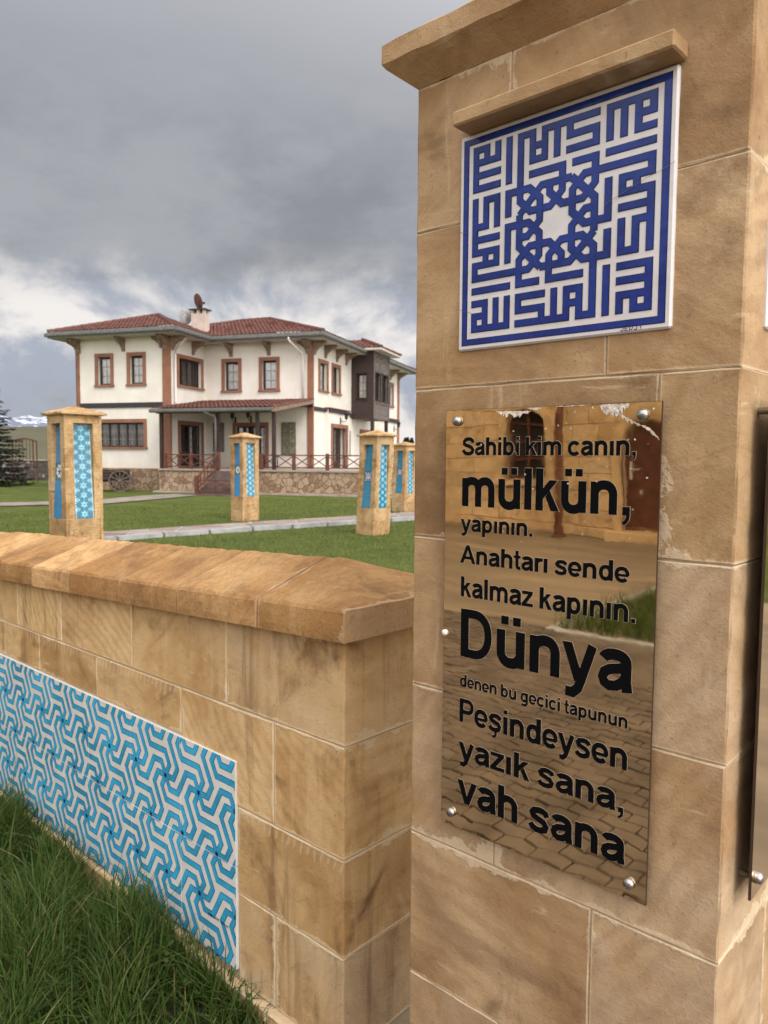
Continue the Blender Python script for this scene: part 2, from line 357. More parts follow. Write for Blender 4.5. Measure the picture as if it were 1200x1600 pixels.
def blade(name, c1, c2, c3):
    m, t, b = new_mat(name)
    at = t.new('ShaderNodeAttribute', {'attribute_name': 'rnd'}).outputs['Color']
    r, g, _ = t.sep(at)
    c = t.mix(r, c1, c2); c = t.mix(t.ss(g, 0.9, 0.97), c, c3)
    t.put(b.inputs['Base Color'], c); b.inputs['Roughness'].default_value = 0.6; b.inputs['Specular IOR Level'].default_value = 0.25
    out = t.n['Material Output']
    tl = t.new('ShaderNodeBsdfTranslucent', None, Color=c)
    mx = t.new('ShaderNodeMixShader', None, _0=0.3, _1=b.outputs[0], _2=tl.outputs[0]); t.l.new(mx.outputs[0], out.inputs[0])
blade('tall grass blade', (0.030, 0.062, 0.011), (0.088, 0.145, 0.028), (0.22, 0.19, 0.08))
blade('lawn blade', (0.085, 0.125, 0.024), (0.19, 0.225, 0.052), (0.2, 0.2, 0.07))
blade('spruce needle', (0.016, 0.026, 0.016), (0.045, 0.060, 0.042), (0.06, 0.08, 0.06))
blade('leaf dark', (0.012, 0.02, 0.010), (0.03, 0.04, 0.02), (0.04, 0.05, 0.03))
plain('bark', (0.06, 0.045, 0.035), 0.95, var=0.3)
plain('dry twig', (0.17, 0.13, 0.10), 0.95, var=0.3)
plain('soil', (0.028, 0.030, 0.014), 0.95, var=0.3)
plain('paver', (0.105, 0.084, 0.066), 0.85, var=0.35, scale=3.0, bs=0.6, bscale=70)
plain('joint sand', (0.06, 0.055, 0.035), 0.95, var=0.4, scale=12)
def court():
    m, t, b = new_mat('court slabs')
    o = t.new('ShaderNodeTexCoord').outputs['Object']
    n = t.noise(t.mapping(o, (0.35, 1.6, 1)), 1.0, 6, 0.6)
    c = t.mix(t.ss(n, 0.35, 0.7), (0.13, 0.105, 0.075), (0.235, 0.19, 0.135))
    t.put(b.inputs['Base Color'], c); b.inputs['Roughness'].default_value = 0.6
court()
def hills():
    m, t, b = new_mat('hill grass')
    o = t.new('ShaderNodeTexCoord').outputs['Object']
    n = t.noise(t.mapping(o, (0.01, 0.01, 0.12)), 1.0, 6, 0.6); n2 = t.noise(o, 0.06, 5, 0.65)
    c = t.mix(t.ss(n, 0.35, 0.65), (0.052, 0.057, 0.023), (0.085, 0.078, 0.038))
    c = t.mix(t.math('MULTIPLY', t.ss(n2, 0.45, 0.7), 0.4), c, (0.05, 0.062, 0.024))
    t.put(b.inputs['Base Color'], c); b.inputs['Roughness'].default_value = 1.0
    m, t, b = new_mat('snow mountain')
    o = t.new('ShaderNodeTexCoord').outputs['Object']
    n = t.noise(t.mapping(o, (0.006, 0.006, 0.02)), 1.0, 7, 0.62, 1.3)
    z = t.sep(o)[2]
    k = t.math('ADD', n, t.math('MULTIPLY', z, 0.00028))
    c = t.mix(t.ss(k, 0.585, 0.64), (0.13, 0.155, 0.22), (0.72, 0.74, 0.80))
    t.put(b.inputs['Base Color'], c); b.inputs['Roughness'].default_value = 1.0
hills()
M = MATS

# ------------------------------------------------------------------ object helpers
def tag(o, label=None, cat=None, group=None, kind=None):
    if label: o['label'] = label
    if cat: o['category'] = cat
    if group: o['group'] = group
    if kind: o['kind'] = kind
    return o
def empty(name, loc=(0, 0, 0), rz=0.0, label=None, cat=None, group=None):
    o = bpy.data.objects.new(name, None); COL.objects.link(o); o.location = loc; o.rotation_euler = (0, 0, rz)
    o.empty_display_size = 0.2
    return tag(o, label, cat, group, 'thing')
class MB:
    """collects faces into ONE mesh object"""
    def __init__(s): s.v = []; s.f = []; s.m = []; s.uv = None; s.bz = None
    def face(s, pts, m=0):
        i = len(s.v); s.v.extend(tuple(p) for p in pts); s.f.append(tuple(range(i, i + len(pts)))); s.m.append(m)
    def grid(s, verts, faces, m=0):
        i = len(s.v); s.v.extend(tuple(p) for p in verts); s.f.extend(tuple(a + i for a in f) for f in faces); s.m.extend([m] * len(faces))
    def box(s, x0, x1, y0, y1, z0, z1, m=0, fr=None, c=0.0):
        P = (lambda x, y, z: (x, y, z)) if fr is None else fr
        if c <= 0:
            v = [P(x, y, z) for z in (z0, z1) for y in (y0, y1) for x in (x0, x1)]
            f = [(0, 2, 3, 1), (4, 5, 7, 6), (0, 1, 5, 4), (2, 6, 7, 3), (0, 4, 6, 2), (1, 3, 7, 5)]
            s.grid(v, f, m)
        else:
            n = []
            X = (x0, x0 + c, x1 - c, x1); Y = (y0, y0 + c, y1 - c, y1); Z = (z0, z0 + c, z1 - c, z1)
            idx = {}
            vs = []
            def g(i, j, k):
                if (i, j, k) not in idx: idx[(i, j, k)] = len(vs); vs.append(P(X[i], Y[j], Z[k]))
                return idx[(i, j, k)]
            fs = []
            a, b_ = 1, 2
            for k, s_ in ((0, 0), (3, 1)):
                q = [g(a, a, k), g(b_, a, k), g(b_, b_, k), g(a, b_, k)]; fs.append(q if s_ else q[::-1])
                q = [g(a, k, a), g(b_, k, a), g(b_, k, b_), g(a, k, b_)]; fs.append(q[::-1] if s_ else q)
                q = [g(k, a, a), g(k, b_, a), g(k, b_, b_), g(k, a, b_)]; fs.append(q if s_ else q[::-1])
            for (p0, p1) in ((0, 1), (3, 2)):
                for (q0, q1) in ((0, 1), (3, 2)):
                    fs.append([g(p0, q1, 1), g(p0, q1, 2), g(p1, q0, 2), g(p1, q0, 1)])
                    fs.append([g(p0, 1, q1), g(p0, 2, q1), g(p1, 2, q0), g(p1, 1, q0)])
                    fs.append([g(1, p0, q1), g(2, p0, q1), g(2, p1, q0), g(1, p1, q0)])
                    for (r0, r1) in ((0, 1), (3, 2)):
                        fs.append([g(p0, q1, r1), g(p1, q0, r1), g(p1, q1, r0)])
            s.grid(vs, fs, m)
    def tube(s, path, r, n=8, m=0, cap=True, r2=None):
        path = [Vector(p) for p in path]; k = len(path); vs = []; fs = []
        for i, p in enumerate(path):
            d = (path[min(i + 1, k - 1)] - path[max(i - 1, 0)]).normalized()
            a = d.cross(Vector((0, 0, 1))) if abs(d.z) < 0.95 else d.cross(Vector((1, 0, 0)))
            a.normalize(); b = d.cross(a)
            rr = r if r2 is None else r + (r2 - r) * i / max(1, k - 1)
            for j in range(n):
                th = 2 * math.pi * j / n
                vs.append(p + (a * math.cos(th) + b * math.sin(th)) * rr)
        for i in range(k - 1):
            for j in range(n):
                fs.append((i * n + j, i * n + (j + 1) % n, (i + 1) * n + (j + 1) % n, (i + 1) * n + j))
        if cap: fs.append(tuple(range(n))[::-1]); fs.append(tuple(range((k - 1) * n, k * n)))
        s.grid(vs, fs, m)
    def bar(s, p0, p1, w, h, m=0, upv=(0, 0, 1)):
        p0 = Vector(p0); p1 = Vector(p1); d = (p1 - p0).normalized(); a = d.cross(Vector(upv)); a.normalize(); b = a.cross(d)
        vs = [q + a * sx * w / 2 + b * sy * h / 2 for q in (p0, p1) for sx, sy in ((-1, -1), (1, -1), (1, 1), (-1, 1))]
        s.grid(vs, [(0, 1, 2, 3)[::-1], (4, 5, 6, 7), (0, 1, 5, 4), (1, 2, 6, 5), (2, 3, 7, 6), (3, 0, 4, 7)], m)
    def lathe(s, prof, c, axis='z', n=20, m=0):
        vs = []; fs = []
        for (r, h) in prof:
            for j in range(n):
                th = 2 * math.pi * j / n; a, b = r * math.cos(th), r * math.sin(th)
                vs.append({'z': (c[0] + a, c[1] + b, c[2] + h), 'y': (c[0] + a, c[1] + h, c[2] - b), 'x': (c[0] + h, c[1] + a, c[2] + b)}[axis])
        for i in range(len(prof) - 1):
            for j in range(n):
                fs.append((i * n + j, i * n + (j + 1) % n, (i + 1) * n + (j + 1) % n, (i + 1) * n + j))
        s.grid(vs, fs, m)
    def build(s, name, mats, parent=None, smooth=False, **tags):
        me = bpy.data.meshes.new(name); me.from_pydata([tuple(v) for v in s.v], [], s.f)
        mats = [mats] if isinstance(mats, str) else mats
        for k in mats: me.materials.append(M[k])
        me.polygons.foreach_set('material_index', s.m)
        if s.uv is not None:
            lay = me.uv_layers.new(name='blk'); li = np.empty(len(me.loops), dtype=np.int32); me.loops.foreach_get('vertex_index', li)
            lay.data.foreach_set('uv', np.array(s.uv, dtype=np.float32)[li].ravel())
            at = me.attributes.new('bsz', 'FLOAT_COLOR', 'POINT'); at.data.foreach_set('color', np.array(s.bz, dtype=np.float32).ravel())
        if smooth: me.polygons.foreach_set('use_smooth', [True] * len(me.polygons))
        me.update()
        o = bpy.data.objects.new(name, me); COL.objects.link(o)
        if parent is not None: o.parent = parent
        return tag(o, **tags) if tags else o

# stone blocks with 'blk' uv (metres inside the block) and block size / random numbers
class Blocks(MB):
    def __init__(s): super().__init__(); s.uv = []; s.bz = []
    def grid(s, verts, faces, m=0):
        super().grid(verts, faces, m)
    def pad(s, n, w=9.0, h=9.0, r=None):
        r1, r2 = (random.random(), random.random()) if r is None else r
        for _ in range(n): s.uv.append((w / 2, h / 2)); s.bz.append((w, h, r1, r2))
    def block(s, P, a0, a1, z0, z1, thick, gap=0.002, c=0.004, n=6, k=4, m=0, ext=(0, 0), wob=0.0012, free=(0, 0)):
        """P(a, z, out) -> point. front face is a fine grid so edges can be slightly irregular"""
        r1, r2 = random.random(), random.random(); w, h = a1 - a0, z1 - z0
        A = [a0 + gap + ext[0]] + [a0 + gap + c + (w - 2 * gap - 2 * c) * i / n for i in range(n + 1)] + [a1 - gap + ext[1]]
        Zs = [z0 + gap] + [z0 + gap + c + (h - 2 * gap - 2 * c) * i / k for i in range(k + 1)] + [z1 - gap]
        vs = []; base = len(s.v); na, nz = len(A), len(Zs)
        for j, z in enumerate(Zs):
            for i, a in enumerate(A):
                edge = i in (0, na - 1) or j in (0, nz - 1)
                out = (-c if edge else 0.0) + random.uniform(-wob, wob) * (1.0 if not edge else 0.6)
                vs.append(P(a + random.uniform(-wob, wob) * (1 if edge else 0), z + random.uniform(-wob, wob) * (1 if edge else 0), out))
                s.uv.append((a - a0 + free[0], z - z0)); s.bz.append((w + free[0] + free[1], h, r1, r2))
        fs = [(j * na + i, j * na + i + 1, (j + 1) * na + i + 1, (j + 1) * na + i) for j in range(nz - 1) for i in range(na - 1)]
        b0 = len(vs)
        ring = [j * na + i for j, i in [(0, i) for i in range(na)] + [(j, na - 1) for j in range(1, nz)] + [(nz - 1, i) for i in range(na - 2, -1, -1)] + [(j, 0) for j in range(nz - 2, 0, -1)]]
        for q in ring:
            j, i = divmod(q, na)
            vs.append(P(A[i], Zs[j], -thick)); s.uv.append(((A[i] - a0 + free[0]) if (free[0] or free[1]) else A[i] - a0, Zs[j] - z0)); s.bz.append((w + free[0] + free[1], h, r1, r2))
        L = len(ring)
        fs += [(ring[i], b0 + i, b0 + (i + 1) % L, ring[(i + 1) % L]) for i in range(L)]
        i0 = len(s.v); s.v.extend(tuple(p) for p in vs); s.f.extend(tuple(a + i0 for a in f) for f in fs); s.m.extend([m] * len(fs))

# ------------------------------------------------------------------ ground
def sheet(name, pts, z, mat, **tags):
    mb = MB(); mb.face([(x, y, z) for x, y in pts]); return mb.build(name, mat, None, **tags)
sheet('ground', [(-9000, -9000), (9000, -9000), (9000, 9000), (-9000, 9000)], 0.0, 'lawn', kind='structure')
# court in front of the stone building (seen in the mirror of the plaque)
sheet('courtyard', [(-40, -12.5), (20, -12.5), (20, -4.0), (-3.5, -4.0), (-3.62, -7.4), (-40, -7.4)], 0.006, 'court slabs', kind='structure')
sheet('courtyard', [(-40, -7.39), (-3.63, -7.39), (-3.5, -4.0), (-3.36, -4.0), (-40, -4.0)], 0.010, 'court slabs', kind='structure')
def pavers():
    mb = MB()
    Y0, Y1, X0, X1 = -3.95, 1.9, -5.2, 0.9
    mb.face([(X0, Y0, 0.004), (X1, Y0, 0.004), (X1, Y1, 0.004), (X0, Y1, 0.004)], 1)
    f = lambda x: 0.010 * (1 - abs(((x / 0.08) % 2) - 1) * 2)
    rh, L, g = 0.088, 0.17, 0.004
    r = 0; y = Y0
    while y < Y1 - rh:
        x = X0 + (0.1 if r % 2 else 0)
        x = X0 + (r % 2) * 0.08
        while x < X1 - L:
            if not (x < -1.45 and y > 0.05):
                h = 0.022 + random.uniform(0, 0.007); tl = random.uniform(-0.003, 0.003)
                xs = [x + g + (0.16 - 2 * g) * i / 4 for i in range(5)]
                lo = [(a, y + g + f(a)) for a in xs]; hi = [(a, y + rh - g + f(a)) for a in xs]
                ring = lo + hi[::-1]; cx = x + 0.08; cy = y + rh / 2
                top = [(cx + (a - cx) * 0.94, cy + (b - cy) * 0.9, h + tl * (a - cx) / 0.08) for a, b in ring]
                bot = [(a, b, h - 0.006) for a, b in ring]; b2 = [(a, b, 0.004) for a, b in ring]
                n = len(ring)
                mb.grid(top + bot + b2, [tuple(range(n))] + [(n + i, n + (i + 1) % n, (i + 1) % n, i) for i in range(n)] + [(2 * n + i, 2 * n + (i + 1) % n, n + (i + 1) % n, n + i) for i in range(n)])
            x += 0.16
        y += rh; r += 1
    mb.build('pavement', ['paver', 'joint sand'], None, kind='structure')
pavers()
sheet('plaza', [(0.9, -12.5), (16, -12.5), (16, 9), (0.9, 9)], 0.008, 'court slabs', kind='structure')
sheet('plaza', [(-0.2, 1.9), (0.9, 1.9), (0.9, 9), (-0.2, 9)], 0.012, 'court slabs', kind='structure')
# flagged path across the lawn
def path():
    mb = MB(); n = 40
    xs = []
    for i in range(n + 1):
        y = 2 + 26 * i / n
        near = -13.35 + 0.115 * max(0, y - 8.0) * 0.9 + 0.03 * math.sin(y * 1.3); far = -14.75 + 0.055 * (y - 7) + 0.05 * math.sin(y * 0.9 + 1)
        xs.append((y, near, far))
    for a, b in zip(xs[:-1], xs[1:]):
        mb.face([(a[2], a[0], 0.035), (a[1], a[0], 0.035), (b[1], b[0], 0.035), (b[2], b[0], 0.035)])
        mb.face([(a[2], a[0], 0.0), (a[2], a[0], 0.035), (b[2], b[0], 0.035), (b[2], b[0], 0.0)])
    mb.build('path', 'path flags', None, kind='structure')
    mb = MB(); y = 2.0
    near = lambda y: -13.35 + 0.115 * max(0, y - 8.0) * 0.9 + 0.03 * math.sin(y * 1.3)
    while y < 27:
        l = 0.98; a, b = Vector((near(y), y, 0.045)), Vector((near(y + l), y + l, 0.045))
        dd = (b - a).normalized() * 0.02
        mb.bar(a + dd + Vector((0.11, 0, random.uniform(-.012, .012))), b - dd + Vector((0.11, 0, random.uniform(-.012, .012))), 0.16, 0.10); y += 1.0
    mb.build('path_kerb', 'kerb concrete', None, kind='structure')
    # the farther path that runs to the stairs
    mb = MB()
    pts = [(-34, 5.2), (-24.6, 8.9), (-23.6, 12.2), (-25.2, 15.4), (-26.4, 17.6)]; pts2 = [(-34, 7.4), (-26.2, 9.6), (-25.8, 12.8), (-27.6, 16.0), (-27.9, 17.4)]
    for i in range(len(pts) - 1):
        mb.face([(*pts2[i], 0.03), (*pts[i], 0.03), (*pts[i + 1], 0.03), (*pts2[i + 1], 0.03)])
    mb.build('path', 'back path stone', None, kind='structure')
path()

# ------------------------------------------------------------------ front pillar
PX0, PX1, PY = -0.930, -0.345, 1.100
PYB = PY + 0.585
def front(a, z, o): return (a, PY - o, z)
def right(a, z, o): return (PX1 + o, PY + a, z)
def left(a, z, o): return (PX0 - o, PYB - a, z)
def back(a, z, o): return (PX1 - a, PYB + o, z)
pil = empty('stone_pillar', (0, 0, 0), 0, 'tall near sandstone pillar with lettered mirror plaque and blue square calligraphy tile', 'pillar')
ROWS = [0.0, 0.275, 0.562, 0.850, 1.145, 1.433, 1.709, 1.997, 2.258]
JF = [[-0.62], [-0.75], [-0.72], [-0.545], [-0.80], [-0.60], [-0.46], [-0.545], [-0.727]]
JF = [[-0.62], [-0.72], [-0.545], [-0.735], [-0.60], [-0.46], [-0.545], [-0.727]]
bk = Blocks()
T = 0.05
for r in range(8):
    z0, z1 = ROWS[r], ROWS[r + 1]
    xs = [PX0] + JF[r] + [PX1]
    for a, b in zip(xs[:-1], xs[1:]):
        cutr = 0.20 + 0.18 * random.random()
        bk.block(front, a, b, z0, z1, cutr if (b == PX1 or a == PX0) else T, n=max(5, int((b - a) / 0.035)), k=8, gap=0.0009, c=0.0022, ext=(-0.0009 if a == PX0 else 0, 0.0009 if b == PX1 else 0), free=(1.0 if a == PX0 else 0, 1.0 if b == PX1 else 0))
        if a == PX0: cutl = cutr
    for fn, w, cut in ((right, PYB - PY, cutr), (left, PYB - PY, cutl)):
        for a, b in ((cut, w - T - 0.001),) if fn is right else ((T + 0.001, w - cut),):
            bk.block(fn, a, b, z0, z1, T, n=8, k=6, gap=0.0014, c=0.003)
    w = PX1 - PX0; cut = w * (0.35 + 0.3 * random.random())
    for a, b in ((0, cut), (cut, w)): bk.block(back, a, b, z0, z1, T, n=6, k=4)
bk.build('shaft', 'pillar stone', pil)
mb = MB(); mb.box(PX0 + 0.0035, PX1 - 0.0035, PY + 0.0035, PYB - 0.0035, 0.0, 2.25); mb.build('mortar_core', 'mortar', pil)
# cap: slab with a splayed underside and a low pyramid top
def cap(name, x0, x1, y0, y1, zb, zt, o, za, ch, mat, parent, n=18, wob=0.002, seed=3):
    rng = random.Random(seed); b = Blocks(); vs = []; fs = []
    prof = [(0.0, zb - ch), (o - 0.006, zb), (o, zb + 0.006), (o, zt - 0.006), (o - 0.008, zt)]
    cx, cy = (x0 + x1) / 2, (y0 + y1) / 2
    m_ = 7
    for i in range(1, m_ + 1): prof.append((None, i / m_))
    per = []
    for i in range(n): per.append((i / n, 0))
    ring = [(s, k) for k in range(4) for s in [i / n for i in range(n)]]
    L = len(ring); base = len(b.v)
    for (po, pz) in prof:
        for (s, k) in ring:
            if po is None:
                f = 1 - pz * 0.999; ox = o - 0.008; z = zt + (za - zt) * pz
            else: f = 1; ox = po; z = pz
            X0, X1, Y0, Y1 = x0 - ox, x1 + ox, y0 - ox, y1 + ox
            p = [(X0 + (X1 - X0) * s, Y0), (X1, Y0 + (Y1 - Y0) * s), (X1 + (X0 - X1) * s, Y1), (X0, Y1 + (Y0 - Y1) * s)][k]
            x, y = cx + (p[0] - cx) * f, cy + (p[1] - cy) * f
            w = wob
            vs.append((x + rng.uniform(-w, w), y + rng.uniform(-w, w), z + rng.uniform(-w, w)))
    K = len(prof)
    for i in range(K - 1):
        for j in range(L): fs.append((i * L + j, i * L + (j + 1) % L, (i + 1) * L + (j + 1) % L, (i + 1) * L + j))
    fs.append(tuple((K - 1) * L + j for j in range(L)))
    b.grid(vs, fs); b.pad(len(vs), r=(rng.random(), 0.5))
    return b.build(name, mat, parent)
cap('cap', PX0, PX1, PY, PYB, 2.292, 2.338, 0.048, 2.46, 0.036, 'pillar stone', pil, wob=0.0012, seed=5)
# lintel over the tile
b = Blocks(); b.box(-0.812, -0.433, 1.050, 1.0995, 2.1415, 2.1665, c=0.003); b.pad(len(b.v), r=(0.35, 0.4)); b.build('lintel', 'pillar stone', pil)
b = Blocks(); b.box(-0.3455, -0.295, 1.17, 1.55, 2.1415, 2.1665, c=0.003); b.pad(len(b.v), r=(0.55, 0.4)); b.build('lintel', 'pillar stone', pil)

# ---- strokes: flat ribbons a fraction of a millimetre proud of the glaze
def ribbon(pts, hw, closed=False):
    """mitred ribbon around a centre line; hw number or per-point list; returns list of quads in 2d"""
    n = len(pts); H = hw if isinstance(hw, (list, tuple)) else [hw] * n
    Lp, Rp = [], []
    for i in range(n):
        p = pts[i]
        a = pts[i - 1] if (i > 0 or closed) else None
        c = pts[(i + 1) % n] if (i < n - 1 or closed) else None
        def nr(u, v):
            dx, dy = v[0] - u[0], v[1] - u[1]; l = math.hypot(dx, dy) or 1e-9
            return (-dy / l, dx / l)
        if a is None: nx, ny = nr(p, c); k = 1
        elif c is None: nx, ny = nr(a, p); k = 1
        else:
            n1, n2 = nr(a, p), nr(p, c); nx, ny = n1[0] + n2[0], n1[1] + n2[1]; l = math.hypot(nx, ny) or 1e-9
            nx, ny = nx / l, ny / l; k = min(2.2, 1 / max(0.3, nx * n1[0] + ny * n1[1]))
        Lp.append((p[0] + nx * H[i] * k, p[1] + ny * H[i] * k)); Rp.append((p[0] - nx * H[i] * k, p[1] - ny * H[i] * k))
    q = []
    for i in range(n if closed else n - 1):
        j = (i + 1) % n; q.append([Rp[i], Rp[j], Lp[j], Lp[i]])
    return q
def extend(pts, e):
    (x0, y0), (x1, y1) = pts[0], pts[1]; l = math.hypot(x1 - x0, y1 - y0); a = (x0 - (x1 - x0) / l * e, y0 - (y1 - y0) / l * e)
    (x0, y0), (x1, y1) = pts[-1], pts[-2]; l = math.hypot(x1 - x0, y1 - y0); z = (x0 - (x1 - x0) / l * e, y0 - (y1 - y0) / l * e)
    return [a] + list(pts[1:-1]) + [z]

# ---- square kufic tile. grid of 29 x 29 cells, defined once and turned four times
KRECT = [(22, 29, 0, 1), (28, 29, 0, 3), (26, 27, 0, 5), (26, 29, 2, 3), (26, 29, 4, 5), (24, 25, 0, 5), (22, 23, 0, 5), (22, 29, 6, 7),
         (8, 11, 0, 1), (10, 11, 0, 5), (10, 13, 2, 3), (12, 13, 0, 5), (10, 13, 4, 5), (12, 21, 0, 1), (14, 15, 0, 5), (16, 17, 0, 3), (16, 21, 2, 3), (20, 21, 2, 5), (16, 21, 4, 5)]
KLINE = [[(10, 6.5), (15.45, 6.5), (15.45, 10.0), (13.55, 11.9), (10.3, 11.9), (8.5, 10.1), (8.5, 0.0)],
         [(17, 6.5), (20.5, 6.5), (20.5, 10.1), (18.7, 11.9), (15.45, 11.9), (13.45, 9.9), (13.45, 8.2)],
         [(8.5, 12.1), (12.1, 8.5), (16.85, 8.5)]]
def tile(face, a0, a1, z0, z1, parent, name='calligraphy_tile'):
    mb = MB(); T0 = 0.006
    # white slab with rounded edges
    def P(x, y, z): return face(x, z, y)
    mb.box(a0, a1, -0.004, T0, z0, z1, fr=P, c=0.003)
    ob = mb.build(name, 'white glaze', parent)
    W_, H_ = a1 - a0, z1 - z0
    cx, cz = (a0 + a1) / 2, (z0 + z1) / 2 + 0.006 * H_
    ux, uz = 0.02917 * W_, 0.0293 * H_
    def g2(c, r): return (cx + (c - 14.5) * ux, cz + (14.5 - r) * uz)
    layers = {'outline': MB(), 'blue': MB()}
    cnt = [0]
    def emit(quads):
        cnt[0] += 1
        return quads
    def put(kind, quads, h):
        for q in quads: layers[kind].face([face(*g2(*p), h) for p in q])
    def rot(p, k):
        c, r = p
        for _ in range(k): c, r = 29 - r, c
        return (c, r)
    i = 0
    for k in range(4):
        for (c0, c1, r0, r1) in KRECT:
            horiz = (c1 - c0) >= (r1 - r0)
            for kind, e, h0 in (('outline', 0.07, T0 + 0.00030), ('blue', -0.05, T0 + 0.0011)):
                q = [rot(p, k) for p in ((c0 - e, r0 - e), (c1 + e, r0 - e), (c1 + e, r1 + e), (c0 - e, r1 + e))]
                put(kind, [q], h0 + i * 0.000006)
            i += 1
        for L in KLINE:
            pts = [rot(p, k) for p in L]
            for kind, hw, h0 in (('outline', 0.585, T0 + 0.00030), ('blue', 0.475, T0 + 0.0011)):
                put(kind, ribbon(extend(pts, hw - 0.5 if hw < 0.5 else 0.07), hw), h0 + i * 0.000006)
            i += 1
    # frame line
    fr_o, fr_i = 0.476, 0.449
    for kind, e, h0 in (('outline', 0.002, T0 + 0.0002), ('blue', -0.0015, T0 + 0.0009)):
        o2, i2 = fr_o + e, fr_i - e
        c_ = lambda s, q: ((a0 + a1) / 2 + s[0] * q * W_, (z0 + z1) / 2 + s[1] * q * H_)
        cs = [(-1, -1), (1, -1), (1, 1), (-1, 1)]
        for j in range(4):
            s0, s1 = cs[j], cs[(j + 1) % 4]
            layers[kind].face([face(*c_(s0, o2), h0), face(*c_(s1, o2), h0), face(*c_(s1, i2), h0), face(*c_(s0, i2), h0)])
    layers['outline'].build('pattern_outline', 'cobalt outline', ob)
    layers['blue'].build('blue_pattern', 'cobalt glaze', ob)
    # hair cracks in the glaze
    cw = random.Random(6)
    for j, (q0, q1) in enumerate((((0.5, 0.13), (0.36, 0.085)), ((0.36, 0.085), (0.22, 0.03)), ((-0.5, -0.30), (-0.40, -0.335)), ((-0.5, 0.06), (-0.44, 0.05)))):
        ck = MB(); n_ = 9; ln = [((a0 + a1) / 2 + W_ * (q0[0] + (q1[0] - q0[0]) * i_ / n_), (z0 + z1) / 2 + H_ * (q0[1] + (q1[1] - q0[1]) * i_ / n_) + cw.uniform(-.0008, .0008)) for i_ in range(n_ + 1)]
        for q in ribbon(ln, 0.00032): ck.face([face(p_[0], p_[1], T0 + 0.0030 + j * 0.00002) for p_ in q])
        ck.build('glaze_crack', 'dark steel', ob)
    # painter's scribbled signature in the lower right corner
    sg = MB(); x = a1 - 0.20 * W_; y = z0 + 0.010 * H_
    rr = random.Random(4)
    for j, glyph in enumerate(['J', 'E', 'D', 'J', 'T']):
        s = 0.006; X = x + j * 0.0072
        shape = {'J': [[(0.7, 1), (0.7, 0.1), (0.3, -.1), (0, .2)]], 'E': [[(.8, 1), (0, 1), (0, 0), (.8, 0)], [(0, .5), (.6, .5)]],
                 'D': [[(0, 0), (0, 1), (.6, .9), (.8, .5), (.6, .1), (0, 0)]], 'T': [[(0, 1), (1, 1)], [(.5, 1), (.5, 0)]]}[glyph]
        for k2, st in enumerate(shape):
            for q in ribbon([(X + a * s, y + b * s) for a, b in st], 0.0006):
                sg.face([face(p[0], p[1], T0 + 0.0003 + 0.00002 * (j * 3 + k2)) for p in q])
    sg.build('signature', 'navy glaze', ob)
    return ob
tile(front, -0.8262, -0.4430, 1.7710, 2.1400, pil)
tile(right, 0.085, 0.468, 1.7710, 2.1400, pil)

